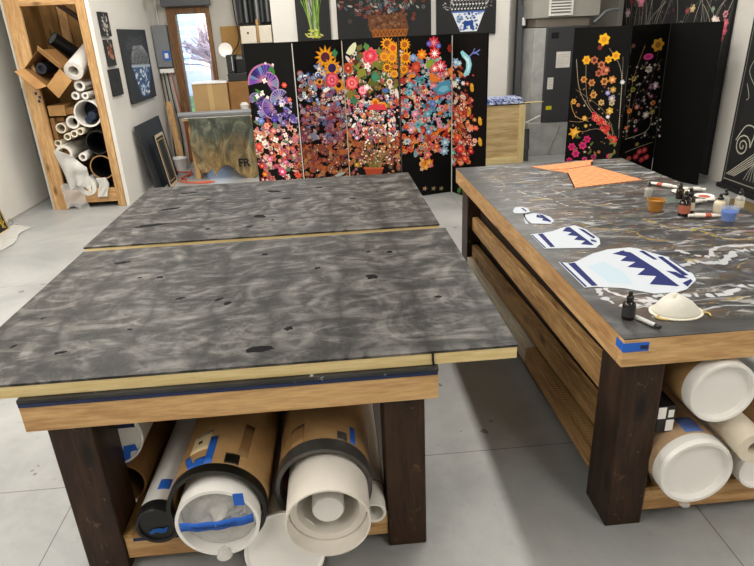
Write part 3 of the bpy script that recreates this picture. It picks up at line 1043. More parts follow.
rs = Screen('folding_screen', 'three-panel black folding screen with sparse yellow and magenta flowers, one panel plain black', 'folding screen',
            [(2.69, 6.84), (3.18, 6.49), (3.72, 6.75), (3.96, 6.2)],
            [(574.2, 28.0), (633.7, 25.4), (671.0, 23.4), (723.8, 21.4)],
            [(562.6, 179.5), (616.0, 183.7), (650.6, 175.9), (696.8, 185.4)], 1.652, None)


def q(x, y):
    return 560 + x / 3.775, 20 + y / 3.775


rnd = random.Random(9)
for pts, w, c in (
        ([(205, 440), (150, 400), (90, 410), (60, 405)], .5, '#b09a80'), ([(205, 440), (120, 330), (75, 250), (62, 140)], .55, '#c8b49a'), ([(205, 440), (190, 380), (110, 300), (100, 150)], .45, '#b8a080'),
        ([(225, 435), (232, 300), (240, 190), (242, 130)], .4, '#8f8676'), ([(225, 400), (236, 190), (190, 100)], .45, '#b8a890'), ([(215, 440), (170, 330), (60, 250)], .4, '#a88a6a'), ([(35, 370), (80, 372), (120, 355)], .5, '#c09a6a'),
        ([(245, 440), (330, 405), (352, 330)], .5, '#d8d0c0'), ([(245, 492), (300, 470), (352, 452)], .55, '#b8a890'), ([(245, 440), (270, 330), (300, 240), (385, 140)], .4, '#8a7a70'), ([(250, 420), (275, 220), (320, 90)], .5, '#c8a878'), ([(300, 300), (340, 230), (372, 110)], .4, '#7a6a5a'),
        ([(260, 410), (250, 260), (262, 160)], .35, '#6a6258'), ([(40, 300), (60, 350), (110, 370)], .6, '#d8a860')):
    rs.line([q(*p) for p in pts], w * .75, c)
for i in range(26):
    x, y = q(240 - i * .5, 190 + i * 8)
    rs.disc(x, y, .5, '#b8ae9a', 5)
for x, y, r, c, d in (
        (170, 70, 24, '#f0b52c', '#d8941e'), (102, 143, 18, '#eeb12e', '#d8901e'), (215, 127, 18, '#f2b42a', '#d8921c'), (187, 140, 15, '#eab02c', '#d8921c'), (154, 98, 10, '#8a3a34', '#6a2a2a'),
        (133, 143, 16, '#b8694a', '#5a2a24'), (160, 160, 16, '#c4744e', '#6a302a'), (172, 182, 18, '#c0704e', '#5c2a28'), (150, 190, 15, '#b8644a', '#6a302a'), (180, 178, 14, '#a85a44', '#e0a070'), (92, 213, 14, '#d0904a', '#8a4a2a'), (123, 225, 15, '#c8844a', '#8a4a2a'), (172, 220, 16, '#d0904e', '#7a3a24'), (202, 213, 16, '#c8803e', '#f0c070'), (130, 270, 15, '#d89a4e', '#8a5030'), (205, 250, 13, '#b08a3e', '#d8b86a'), (160, 298, 13, '#d8b070', '#a07840'),
        (185, 262, 11, '#8a86b8', '#c8c4e0'), (200, 283, 14, '#9a94b8', '#e8d8a0'), (192, 330, 15, '#d8a83a', '#f0d070'), (200, 300, 12, '#c8b880', '#8a7a9a'), (240, 222, 10, '#c8c8c8', '#f0f0f0'), (52, 295, 12, '#e0a848', '#c07a2a'), (70, 308, 8, '#c8885a', '#a0603a'), (95, 358, 11, '#dca040', '#f0c870'), (185, 352, 9, '#d8c8d0', '#ffffff'), (205, 440, 17, '#d8423e', '#e8705a'),
        (45, 470, 17, '#d0306e', '#a01e54'), (60, 497, 17, '#d83a78', '#a82058'), (105, 440, 16, '#cc2e6a', '#98204e'), (88, 465, 17, '#d83672', '#a42256'), (35, 525, 14, '#c42a64', '#90204c'), (95, 520, 12, '#c8447a', '#902850'), (130, 510, 12, '#a83a5e', '#702040'), (188, 507, 11, '#d03a74', '#902050'), (100, 388, 8, '#c8a03a', '#e8c860'), (150, 490, 7, '#c8784a', '#8a4a2a'),
        (370, 88, 26, '#b8862a', '#8a5a24'), (275, 92, 10, '#5a3a30', '#7a4a3a'), (335, 175, 15, '#c8c4bc', '#8a8a7a'), (278, 210, 11, '#c8a860', '#7a6a3a'), (275, 250, 11, '#8a8a3a', '#5a5a2a'), (360, 235, 16, '#a89aa8', '#e8e4e0'), (345, 240, 13, '#6a3a5e', '#8a4a7a'), (352, 300, 11, '#c8783a', '#8a4a2a'), (325, 345, 15, '#b8a8a0', '#e8e0d8'), (290, 315, 11, '#b86a5a', '#e8b0a0'), (262, 330, 11, '#d8823a', '#b0602a'), (350, 335, 12, '#8a8a3e', '#b8b060'), (285, 405, 9, '#8a3a4e', '#c8607a'), (250, 395, 9, '#c86a3a', '#e0a060'), (345, 275, 10, '#7a3a4a', '#c07a8a'), (285, 370, 9, '#b0a89a', '#6a5a5a'),
        (285, 510, 13, '#a83238', '#c85050'), (300, 490, 13, '#b83a40', '#d86060'), (318, 484, 14, '#a83038', '#c85a58'), (326, 512, 13, '#b83a44', '#d86a68'), (308, 522, 13, '#a03038', '#c04a50'), (258, 517, 11, '#b04a38', '#7a5a3a'), (290, 460, 9, '#7a6a3a', '#9a8a4a')):
    X, Y = q(x, y)
    rs.rose(X, Y, r / 3.775, c, d, petals=6, dent=.3, core=.45, a0=rnd.random() * 3)
rs.disc(*q(333, 130), 5.2, '#c8408a', 10, 3.2); rs.disc(*q(333, 130), 2.5, '#a02a6a', 8, 1.4)
rs.star(*q(55, 415), 7, '#f0a52a', n=6, inner=.5, a0=.3); rs.star(*q(58, 412), 4, '#f8c050', n=6, inner=.5)
for i in range(26):
    x, y = 130 + rnd.random() * 62, 0
    y = 338 + (x - 130) * 1.2 + rnd.uniform(-18, 22)
    rs.rose(*q(x, y), rnd.uniform(1.8, 3), rnd.choice(['#e04a3c', '#e8624a', '#d83a44', '#f08a6a']), '#c02a34', petals=5)
for i in range(110):
    x, y = rnd.uniform(250, 380), rnd.uniform(150, 440)
    rs.rose(*q(x, y), rnd.uniform(.7, 1.6), rnd.choice(['#6a4a6a', '#8a7a8a', '#b8a8a0', '#5a3a4a', '#8a4a3a', '#9a9a8a', '#6a6a3a', '#c8c0b8']), petals=5)
for i in range(60):
    x, y = rnd.uniform(50, 240), rnd.uniform(240, 500)
    rs.rose(*q(x, y), rnd.uniform(.6, 1.3), rnd.choice(['#b8906a', '#8a6a4a', '#6a7a4a', '#c8b090', '#8a4a3a']), petals=4)
for i in range(14):
    rs.leaf(*q(rnd.uniform(50, 220), rnd.uniform(420, 520)), 2.6, rnd.uniform(0, 3), rnd.choice(['#5a6a34', '#7a7a44', '#8a6a3a']))
rs.finish(SCREENBLACK, BLACK)


# ------------------------------------------------------------------ canvases on the walls
def canvas(name, label, cat, O, U, W, N, w, h, draw, th=.03, mat=None, group=None):
    """a stretched canvas: front face spanned by U (width) and W (height) from corner O"""
    U, W, N = V(U).normalized(), V(W).normalized(), V(N).normalized()
    mb = MB(); mb.obox(V(O) - N * th, U * w, W * h, N * th)
    a = Art(mb, O, U, W, N, 1, w, h, step=1e-5)
    draw(a)
    o = mb.build(name, [mat or SCREENBLACK, PAINT])
    return tag(o, label, cat, group)


CANVGREY = mk('canvas_charcoal', '#24262a', .7, var=.35, nscale=5)
CANVBLK = mk('canvas_black', '#141516', .7, var=.3, nscale=4)


def d_small(seed, cols):
    def f(a):
        r = random.Random(seed)
        for k in range(26):
            s, t = a.w / 2 + r.gauss(0, a.w * .16), a.h * .5 + r.gauss(0, a.h * .2)
            a.leaf(s, t, .03, .03, r.uniform(0, 3), r.choice(cols))
    return f


XW = -2.355
for (y0, y1, z0, z1, lab, f) in (
        (7.08, 7.36, 1.79, 2.03, 'small dark canvas with pale cloud shape, highest of three beside the rack', d_small(1, ['#8a8a8a', '#a8a49c', '#6a5a6a', '#c0bcb0'])),
        (7.09, 7.33, 1.49, 1.76, 'small dark canvas with orange blotch, middle of three beside the rack', d_small(2, ['#8a4a3a', '#a86a4a', '#6a3a3a', '#b89a7a'])),
        (7.05, 7.38, 1.18, 1.46, 'small plain charcoal canvas, lowest of three beside the rack', d_small(3, ['#3a3a3e', '#303236']))):
    canvas('small_canvas', lab, 'painting', (XW + .0255, y0, z0), (0, 1, 0), (0, 0, 1), (1, 0, 0), y1 - y0, z1 - z0, f, .024, CANVBLK)


def d_vase(a):
    r = random.Random(4)
    w, h = a.w, a.h
    for k in range(40):
        a.stroke([(r.uniform(.1, w - .1), h * r.uniform(.72, .92)), (r.uniform(.1, w - .1), h * r.uniform(.7, .9))], .006, '#55565a')
    # bowl of the vase
    a.poly([(w * .20, h * .50), (w * .93, h * .47), (w * .86, h * .30), (w * .74, h * .12), (w * .68, h * .05), (w * .40, h * .06), (w * .34, h * .16), (w * .26, h * .34)], '#4a6488')
    for k in range(75):
        t = r.uniform(.08, .46); hw = .15 + (t - .08) * .50
        s = .55 + r.uniform(-hw, hw) + (.27 - t) * -.02
        a.leaf(w * s, h * t, .045, .03, r.uniform(0, 3), r.choice(['#c8d4e4', '#8aa4c8', '#e4e8ec', '#3a567f', '#6a88b4']))
    a.stroke([(w * .19, h * .505), (w * .94, h * .475)], .03, '#b8c4d4')
    # lattice of white stems
    for k in range(13):
        u = .22 + k * .055
        a.stroke(curve_pts([(w * u, h * .48), (w * (u + .04), h * .62), (w * (.56 + (u - .56) * .5), h * .78)], 6), .010, '#b4b6b8')
        a.stroke(curve_pts([(w * (.92 - k * .055), h * .48), (w * (.88 - k * .055), h * .62), (w * (.56 - (u - .56) * .5), h * .76)], 6), .008, '#9a9da2')


canvas('vase_painting', 'charcoal canvas of a blue and white vase on the side wall', 'painting', (XW + .0375, 7.62, 1.04), (0, 1, 0), (0, 0, 1), (1, 0, 0), 1.06, .825, d_vase, .035, CANVGREY)


def lean(name, label, cat, y0, y1, xb, xt, zt, th, draw, mat, frame=None):
    """a picture leaning on the inner side wall: bottom edge at xb on the floor, top edge at xt, zt"""
    W = V((xt - xb, 0, zt)); h = W.length; W.normalize()
    N = V((W.z, 0, -W.x))
    return canvas(name, label, cat, V((xb, y0, .002)) + N * 0, (0, 1, 0), W, N, y1 - y0, h, draw, th, mat)


lean('leaning_canvas', 'large blank charcoal canvas leaning on the side wall under the vase painting', 'canvas', 7.46, 8.5, -2.17, -2.29, .80, .03, lambda a: None, CANVGREY)


def d_frame(a):
    w, h = a.w, a.h
    g = '#b89a5a'
    for (p, ww, c) in ((.02, .035, '#cbb99a'), (.075, .012, g)):
        a.stroke([(p, p), (w - p, p)], ww, c); a.stroke([(p, h - p), (w - p, h - p)], ww, c)
        a.stroke([(p, p), (p, h - p)], ww, c); a.stroke([(w - p, p), (w - p, h - p)], ww, c)


lean('framed_panel', 'black framed panel with cream and gold lines leaning before the blank canvas', 'frame', 7.62, 8.02, -2.06, -2.15, .66, .025, d_frame, BLACKM)


# three paintings on the middle wall
def d_grass(a):
    r = random.Random(6)
    w, h = a.w, a.h
    for k in range(46):
        b = w * .5 + r.gauss(0, w * .07)
        e = w * .5 + r.gauss(0, w * .2)
        a.stroke(curve_pts([(b, h * .14), ((b + e) / 2, h * r.uniform(.35, .5)), (e, h * r.uniform(.6, .97))], 6), .008, r.choice(['#7a9a3a', '#5a8030', '#a0b860', '#8aa84a', '#4a6a34', '#b8a0c0']))
    for k in range(22):
        a.leaf(w * .5 + r.gauss(0, w * .1), h * .14 + abs(r.gauss(0, .04)), .035, .02, r.uniform(0, 3), r.choice(['#b8c04a', '#90a83a', '#d0c870']))


def d_basket(a):
    r = random.Random(7)
    w, h = a.w, a.h
    for k in range(150):
        s, t = w * .5 + r.gauss(0, w * .2), h * .42 + abs(r.gauss(0, h * .22))
        a.leaf(s, t, .035, .028, r.uniform(0, 3), r.choice(['#5a5a5e', '#8a8a8a', '#40504a', '#703a34', '#4a5a6a', '#8a5a4a', '#2e3a34', '#a8a49a']))
    for k in range(28):
        s, t = w * .5 + r.gauss(0, w * .28), h * .3 + abs(r.gauss(0, h * .3))
        a.rose(s, t, .03, .03, r.choice(['#7a3a34', '#8a4a3a', '#5a4a4a', '#6a6a6a']), '#3a2a2a')
    a.poly([(w * .32, h * .38), (w * .72, h * .38), (w * .76, h * .16), (w * .34, h * .14)], '#6a4630')
    for k in range(80):
        a.rose(w * r.uniform(.33, .74), h * r.uniform(.17, .40), .022, .018, r.choice(['#8a5a3e', '#5a3a2a', '#a0765a', '#73503c']), '#4a2e20')
    a.poly([(w * .35, h * .16), (w * .75, h * .16), (w * .73, h * .05), (w * .37, h * .05)], '#a0602e')
    for k in range(9):
        u = .36 + k * .042
        a.stroke([(w * u, h * .14), (w * (u + .02), h * .07), (w * (u + .04), h * .14)], .008, '#4a2a18')
    a.leaf(w * .14, h * .82, .07, .05, .4, '#c8c4bc')


def d_vase2(a):
    r = random.Random(12)
    w, h = a.w, a.h
    a.poly([(w * .26, h * .34), (w * .80, h * .34), (w * .68, h * .05), (w * .40, h * .05)], '#dfe4ea')
    for k in range(60):
        t = r.uniform(.07, .33)
        hw = .14 + (t - .06) * .42
        a.rose(w * (.535 + r.uniform(-hw, hw) * .9), h * t, .022, .018, r.choice(['#3a5a9a', '#5a7ab4', '#8aa0c8', '#2a4480']), None, petals=5, dent=.6)
    a.poly([(w * .46, h * .21), (w * .62, h * .21), (w * .62, h * .08), (w * .57, h * .08), (w * .56, h * .14), (w * .51, h * .14), (w * .50, h * .08), (w * .45, h * .08)], '#2a4a90')
    a.stroke([(w * .25, h * .345), (w * .81, h * .345)], .02, '#4a6aa8')
    for k in range(11):
        u = .26 + k * .054
        for j in range(7):
            v = .52 + j * .065
            a.disc(w * (u + (.027 if j % 2 else 0)), h * (v - .13), .013, .011, '#d8d8d4', 6)
            a.stroke([(w * u, h * (v - .13)), (w * (u + .03), h * (v - .08))], .005, '#9a9a98')
    for k in range(60):
        b = r.uniform(0, PI)
        s, t = w * .53 + math.cos(b) * w * r.uniform(.3, .44), h * .36 + math.sin(b) * h * r.uniform(.2, .5)
        a.leaf(s, t, .02, .014, r.uniform(0, 3), r.choice(['#8a8a8a', '#b8b8b4', '#6a6a6e']))


YM = 8.6
for (x0, x1, z0, z1, lab, f) in ((-.35, .09, 1.55, 2.45, 'tall black painting of green grasses, leftmost on the white middle wall', d_grass),
                                 (.18, 1.42, 1.60, 2.42, 'wide black painting of a flower basket in the middle above the folding screen', d_basket),
                                 (1.49, 2.29, 1.62, 2.44, 'black painting of a white and blue vase, rightmost on the white middle wall', d_vase2)):
    canvas('wall_painting', lab, 'painting', (x0, YM - .03, z0), (1, 0, 0), (0, 0, 1), (0, -1, 0), x1 - x0, z1 - z0, f, .03, CANVBLK)


def d_right1(a):
    r = random.Random(14)
    w, h = a.w, a.h
    # U runs towards the viewer (from far to near)
    for k in range(34):
        s0 = w * r.uniform(.05, .95)
        s1 = s0 + r.uniform(-.25, .35)
        a.stroke(curve_pts([(s0, h * r.uniform(.05, .5)), ((s0 + s1) / 2 + r.uniform(-.05, .05), h * .7), (s1 + r.uniform(-.2, .3), h * r.uniform(.80, .99))], 8), .006, r.choice(['#a8a498', '#8a8880', '#c8c0b0', '#6a6a64', '#b8a890']))
    for k in range(26):
        s, t = w * r.uniform(.03, .97), h * r.uniform(.1, .98)
        c_ = [(s + .06 * math.cos(q_ * .9) * (1 - q_ / 9), t + .06 * math.sin(q_ * .9) * (1 - q_ / 9)) for q_ in range(8)]
        a.stroke(c_, .006, r.choice(['#9a988e', '#6a6a64', '#b8b4a8']))
    for (u, v, rr, c) in ((.955, .765, .05, '#d8909a'), (.965, .725, .06, '#d0707c'), (.963, .69, .06, '#c8606e'), (.95, .66, .05, '#b8545e'), (.90, .735, .06, '#e8c8c4'), (.88, .745, .05, '#f0dcd4'), (.70, .80, .06, '#c8b080'), (.66, .79, .05, '#8a4a4a'), (.20, .86, .10, '#c87a90'), (.17, .88, .06, '#e0a8b8'), (.06, .80, .08, '#d8b8bc'), (.09, .86, .06, '#8a3a4a'), (.86, .79, .04, '#8aa088')):
        a.rose(w * u, h * v, rr, rr * .8, c, tuple(min(1, x * 1.4) for x in C(c)), petals=6, dent=.3)
    for k in range(40):
        a.leaf(w * r.uniform(.03, .97), h * r.uniform(.75, .99), .03, .025, r.uniform(0, 3), r.choice(['#3a4a3a', '#5a4a44', '#6a3a44', '#4a5a4a']))


canvas('large_canvas', 'large black canvas with pale stems and pink flowers behind the three-panel screen', 'painting', (4.21, 8.95, .04), (0, -1, 0), (0, 0, 1), (-1, 0, 0), 2.48, 2.2, d_right1, .035, CANVBLK)


def d_right2(a):
    r = random.Random(15)
    w, h = a.w, a.h
    a.stroke([(.03, .03), (.03, h - .03)], .010, '#77756c'); a.stroke([(.03, .05), (w - .03, .05)], .012, '#8a887c')
    spiral = [(.22 + .12 * (1 - i / 26) * math.cos(i * .55), .42 + .12 * (1 - i / 26) * math.sin(i * .55)) for i in range(26)]
    a.stroke(spiral, .014, '#b8b4a4')
    a.stroke(curve_pts([(.34, .42), (.36, .6), (.22, .62), (.1, .46)], 8), .012, '#b8b4a4')
    for k in range(5):
        a.stroke([(.06 + k * .03, .10), (.75 + k * .05, .62)], .008, '#c8c4b4')
        a.stroke(curve_pts([(.34 + k * .05, .10), (.5, .3 + k * .02), (.85, .2 + k * .1)], 8), .008, '#9a988c')
    for k in range(60):
        s0, t0 = r.uniform(.05, w - .1), r.uniform(.6, h - .05)
        a.stroke(curve_pts([(s0, t0), (s0 + r.uniform(-.1, .12), t0 - .12), (s0 + r.uniform(-.05, .2), t0 - r.uniform(.1, .4))], 6), .007, r.choice(['#8a887e', '#b0ac9e', '#68665e', '#c0bcae']))
    for k in range(16):
        a.rose(r.uniform(.06, w - .1), r.uniform(.9, h - .06), .035, .03, r.choice(['#7a8a9a', '#9a8a6a', '#6a7a6a', '#b8b4a8']), '#4a4a48', petals=6)


canvas('large_canvas', 'large black canvas with white scrollwork leaning at the right wall', 'painting', (4.172, 6.11, .05), (0, -1, 0), (.02, 0, 1), (-1, 0, .02), 1.9, 1.9, d_right2, .035, CANVBLK)
mb = MB(); mb.box(4.13, 4.245, 4.4, 6.13, .002, .048); tag(mb.build('timber_strip', BLACKM, bevel=.004), 'black strip of timber on the floor under the scrollwork canvas', 'timber')
mb = MB()
mb.prism([(0, 0), (.62, .05), (.6, .85), (.02, .8)], (3.45, 4.75, .002), (1, 0, 0), (0, 1, 0), (0, 0, 1), .006)
tag(mb.build('cardboard_sheet', mk('floor_card', '#7d6a42', .85, var=.15)), 'brown cardboard sheet on the floor by the right wall', 'cardboard')

# ------------------------------------------------------------------ left storage rack
rx0, rx1, ry0, ry1, rz1 = -3.19, -2.40, 6.9, 7.72, 2.5
rk = thing('storage_rack', 'tall wooden storage rack stuffed with rolls of paper and canvas', 'rack', (-2.8, 7.3, 0))
mb = MB(); mb.box(rx0, rx0 + .155, ry0, ry0 + .04, .0, rz1); mb.build('front_post', PINE['z'], rk, bevel=.004)
mb = MB(); mb.box(rx1 - .085, rx1, ry0, ry0 + .04, .0, rz1); mb.build('front_post', PINE['z'], rk, bevel=.004)
mb = MB(); mb.box(rx0 - .022, rx0 - .001, ry0 + .002, ry1, 0, rz1); mb.build('side_panel', WALLG, rk)['label'] = 'grey painted side panel'
mb = MB(); mb.box(rx0 + .001, rx0 + .012, ry0 + .041, ry1 - .016, .05, rz1); mb.build('side_panel', RACKBACK, rk)
mb = MB(); mb.box(rx1 - .02, rx1 - .002, ry0 + .041, ry1, 0, rz1); mb.build('side_panel', RACKBACK, rk)
mb = MB(); mb.box(rx0, rx1 - .021, ry1 - .015, ry1, .05, rz1); mb.build('back_panel', RACKBACK, rk)
mb = MB(); mb.box(rx0 + .156, rx1 - .086, ry0 + .002, ry0 + .04, .06, .215); mb.build('bottom_rail', PINE['x'], rk, bevel=.004)
mb = MB(); mb.box(rx0 + .156, rx1 - .086, ry0 + .002, ry0 + .04, 2.10, 2.24); mb.build('top_rail', PINE['x'], rk, bevel=.004)
mb = MB(); mb.box(rx0 + .0125, rx1 - .021, ry0 + .041, ry1 - .016, .12, .14); mb.build('shelf', PLY, rk)
mb = MB(); mb.beam((-3.02, 7.3, 2.30), (-2.44, 7.3, 1.84), .04, .09, (0, 1, 0)); mb.build('brace', DARKWOOD, rk)['label'] = 'dark diagonal brace'
for x, z0, z1 in ((-2.95, 1.3, 2.4), (-2.72, 1.28, 2.35), (-2.56, 1.3, 2.4)):
    mb = MB(); mb.box(x, x + .09, 7.6, 7.64, z0, z1); mb.build('back_stud', PINE['z'], rk, bevel=.003)
mb = MB()
for i, (dx, z) in enumerate(((.10, 1.35), (.12, 1.30), (.095, 1.25), (.125, 1.21), (.11, 1.17))):
    mb.box(rx0 + dx, rx0 + dx + .025, ry0 - .0022, ry0 - .0004, z, z + .03)
mb.build('tape_marks', NAVY, rk)
mb = MB(); mb.box(-3.245, -3.215, 6.93, 7.1, .55, 1.32); tag(mb.build('black_strap', mk('strap_grey', '#33353a', .7), bevel=.01), 'dark grey strap hanging on the outer side of the rack', 'strap')

ROLLG = 'rolls in the storage rack'


def roll(name, label, p0, p1, ro, ri, mat, depth=None, inner=None, cat='roll', group=None, core=None):
    """a hollow roll; the mouth is at p0"""
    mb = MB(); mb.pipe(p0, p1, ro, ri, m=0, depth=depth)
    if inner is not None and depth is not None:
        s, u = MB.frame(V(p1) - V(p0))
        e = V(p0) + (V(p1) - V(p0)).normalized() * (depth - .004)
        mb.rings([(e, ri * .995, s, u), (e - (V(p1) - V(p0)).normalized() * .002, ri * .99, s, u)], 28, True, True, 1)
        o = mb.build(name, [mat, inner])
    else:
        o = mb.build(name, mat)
    return tag(o, label, cat, group)


def Y(x, z, y=6.93, dz=0., dx=0., L=.62):
    return (x, y, z), (x + dx, y + L, z + dz)


# lower bay
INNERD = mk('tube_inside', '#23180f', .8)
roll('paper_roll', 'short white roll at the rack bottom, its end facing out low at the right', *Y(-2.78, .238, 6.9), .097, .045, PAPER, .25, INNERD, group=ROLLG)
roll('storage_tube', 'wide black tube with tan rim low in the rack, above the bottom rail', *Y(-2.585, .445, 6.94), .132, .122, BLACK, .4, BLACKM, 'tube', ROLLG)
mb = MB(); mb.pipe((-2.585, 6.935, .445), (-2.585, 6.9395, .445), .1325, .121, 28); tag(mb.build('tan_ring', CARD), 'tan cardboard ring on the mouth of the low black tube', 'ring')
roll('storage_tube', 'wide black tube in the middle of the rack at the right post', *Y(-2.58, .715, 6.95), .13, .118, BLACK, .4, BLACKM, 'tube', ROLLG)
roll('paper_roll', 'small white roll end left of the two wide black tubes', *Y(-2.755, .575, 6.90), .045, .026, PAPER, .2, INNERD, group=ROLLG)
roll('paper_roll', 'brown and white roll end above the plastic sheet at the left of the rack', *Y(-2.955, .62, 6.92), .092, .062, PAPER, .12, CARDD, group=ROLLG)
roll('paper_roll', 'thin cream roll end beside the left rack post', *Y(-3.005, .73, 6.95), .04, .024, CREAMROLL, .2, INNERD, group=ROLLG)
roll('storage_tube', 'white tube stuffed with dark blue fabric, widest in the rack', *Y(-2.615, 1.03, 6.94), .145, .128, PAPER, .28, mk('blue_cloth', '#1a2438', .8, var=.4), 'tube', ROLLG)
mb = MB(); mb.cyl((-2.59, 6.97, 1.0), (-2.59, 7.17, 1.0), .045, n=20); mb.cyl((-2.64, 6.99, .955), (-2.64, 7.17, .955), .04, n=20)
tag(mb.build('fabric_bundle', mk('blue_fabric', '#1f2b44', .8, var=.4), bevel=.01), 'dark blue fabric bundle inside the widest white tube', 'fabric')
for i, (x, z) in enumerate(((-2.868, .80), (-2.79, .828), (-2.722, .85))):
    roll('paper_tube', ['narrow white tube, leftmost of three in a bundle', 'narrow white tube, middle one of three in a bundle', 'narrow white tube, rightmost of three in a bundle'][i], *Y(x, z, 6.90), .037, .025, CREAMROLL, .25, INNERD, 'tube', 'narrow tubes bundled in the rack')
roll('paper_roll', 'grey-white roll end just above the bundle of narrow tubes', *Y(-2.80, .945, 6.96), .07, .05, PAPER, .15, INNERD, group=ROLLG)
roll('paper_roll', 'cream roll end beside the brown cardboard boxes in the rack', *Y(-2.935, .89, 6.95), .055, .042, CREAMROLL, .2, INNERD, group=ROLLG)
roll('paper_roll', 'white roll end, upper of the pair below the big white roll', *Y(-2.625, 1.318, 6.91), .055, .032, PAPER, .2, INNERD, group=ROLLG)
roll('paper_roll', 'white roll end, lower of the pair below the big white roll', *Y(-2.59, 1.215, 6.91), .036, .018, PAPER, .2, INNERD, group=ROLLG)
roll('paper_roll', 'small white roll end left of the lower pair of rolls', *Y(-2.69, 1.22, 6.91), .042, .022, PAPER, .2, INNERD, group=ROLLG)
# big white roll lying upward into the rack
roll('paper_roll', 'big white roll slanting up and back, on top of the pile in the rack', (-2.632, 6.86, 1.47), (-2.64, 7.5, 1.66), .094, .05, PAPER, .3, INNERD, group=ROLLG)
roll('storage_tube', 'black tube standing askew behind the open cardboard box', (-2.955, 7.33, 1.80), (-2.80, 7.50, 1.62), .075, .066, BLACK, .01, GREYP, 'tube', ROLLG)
# open cardboard box with a dark tube in it
bx = thing('cardboard_box', 'open cardboard box with flaps spread and a dark tube inside', 'box', (-2.93, 7.0, 1.33))
c_, s_ = math.cos(.80), math.sin(.80)
U_, W_ = V((c_, 0, -s_)), V((s_, 0, c_))
O_ = V((-3.09, 6.80, 1.52))
mb = MB()
bw, bh, bd = .255, .24, .34
Yv = V((.12, 1, 0)).normalized()
for a, A, B in ((O_, U_ * bw, W_ * .004), (O_ + W_ * bh, U_ * bw, W_ * .004), (O_, U_ * .004, W_ * bh), (O_ + U_ * bw, U_ * .004, W_ * (bh + .004))):
    mb.obox(a, A, B, Yv * bd)
mb.obox(O_ + Yv * bd, U_ * bw, W_ * bh, Yv * .004)
mb.build('carton', CARDD, bx)
for O2, E, F in ((O_, U_ * bw, -W_ * .05 - U_ * .02 - Yv * .10), (O_ + U_ * bw, W_ * bh, U_ * .17 - Yv * .05), (O_ + W_ * bh, U_ * bw, W_ * .06 - Yv * .05)):
    mb = MB(); n = E.cross(F).normalized() * .004; mb.obox(O2, E, F, n); mb.build('flap', CARD, bx)
tc0 = O_ + U_ * .10 + W_ * .09
mb = MB(); mb.cyl(tc0 + Yv * .09, tc0 + Yv * .33, .055, n=24); mb.pipe(tc0 + Yv * .06, tc0 + Yv * .0899, .055, .03, 24)
tag(mb.build('storage_tube', mk('navy_tube', '#1b2230', .5)), 'dark navy tube lying inside the open cardboard box', 'tube', ROLLG)
mb = MB(); mb.box(-3.02, -2.84, 6.94, 7.3, 1.02, 1.13); tag(mb.build('cardboard_box', CARD, bevel=.004), 'small brown cardboard box at the left, midway up the rack', 'box')
mb = MB(); mb.box(-3.03, -2.985, 6.95, 7.3, .76, 1.0); mb.box(-2.985, -2.90, 7.0, 7.3, .955, 1.0); tag(mb.build('cardboard_sheet', CARDD, bevel=.003), 'folded brown cardboard under the small box in the rack', 'cardboard')
mb = MB(); mb.box(-2.835, -2.76, 6.945, 7.3, 1.03, 1.10); tag(mb.build('cardboard_box', CARDD, bevel=.004), 'darker brown cardboard box beside the small one in the rack', 'box')


def crumple(seed, amp):
    r = random.Random(seed)
    ph = [(r.uniform(4, 14), r.uniform(4, 14), r.uniform(0, 6)) for _ in range(7)]
    return lambda u, v: amp * sum(math.sin(a * u + b * v + c) for a, b, c in ph) / 3


cr = crumple(1, .022)
mb = MB(); mb.grid(lambda u, v: (-3.05 + .32 * u + .10 * v * (1 - u), 6.885 + cr(u, v) - .03 * math.sin(u * 3), .66 - .44 * v - .16 * u * (1 - v) + .05 * math.sin(u * 4)), 24, 24)
tag(mb.build('plastic_wrap', MILKY, solid=.001), 'crumpled white plastic wrap hanging over rolls in the rack', 'plastic')
cr2 = crumple(2, .016)
mb = MB(); mb.grid(lambda u, v: (-3.06 + .24 * u + .02 * v, 6.872 + cr2(u, v), .28 - .27 * v + .02 * math.sin(6 * u)), 20, 20)
tag(mb.build('plastic_wrap', WRAP, solid=.001), 'clear plastic sheet hanging over the bottom rail of the rack', 'plastic')
cr3 = crumple(3, .010)
mb = MB(); mb.grid(lambda u, v: (-2.66 + .11 * u + .02 * math.sin(5 * v), 6.875 + cr3(u, v), .34 - .22 * v), 14, 16)
tag(mb.build('plastic_bag', MILKY, solid=.001), 'small crumpled plastic bag tied at the right post of the rack', 'plastic')

# floor things at far left
mb = MB(); cr4 = crumple(5, .004)
pts = [(-3.19, 5.5), (-3.40, 5.9), (-3.33, 6.21), (-3.13, 6.27), (-3.09, 6.09), (-3.13, 5.72)]
mb.grid(lambda u, v: (-3.42 + .30 * u + .05 * math.sin(6 * v), 5.45 + .82 * v + .04 * math.sin(5 * u), .012 + cr4(u, v)), 16, 24)
tag(mb.build('plastic_sheet', MILKY, solid=.001), 'crumpled white plastic sheet on the floor at the far left', 'plastic')


def d_gold(a):
    r = random.Random(3)
    for k in range(12):
        a.stroke([(a.w - r.uniform(.02, .12), r.uniform(.02, .35)), (a.w - r.uniform(.01, .16), r.uniform(.02, .4))], .007, '#c8a83a')
    a.stroke([(a.w - .012, .01), (a.w - .012, a.h - .01)], .012, '#c8b070'); a.stroke([(.01, .012), (a.w - .01, .012)], .012, '#c8b070')


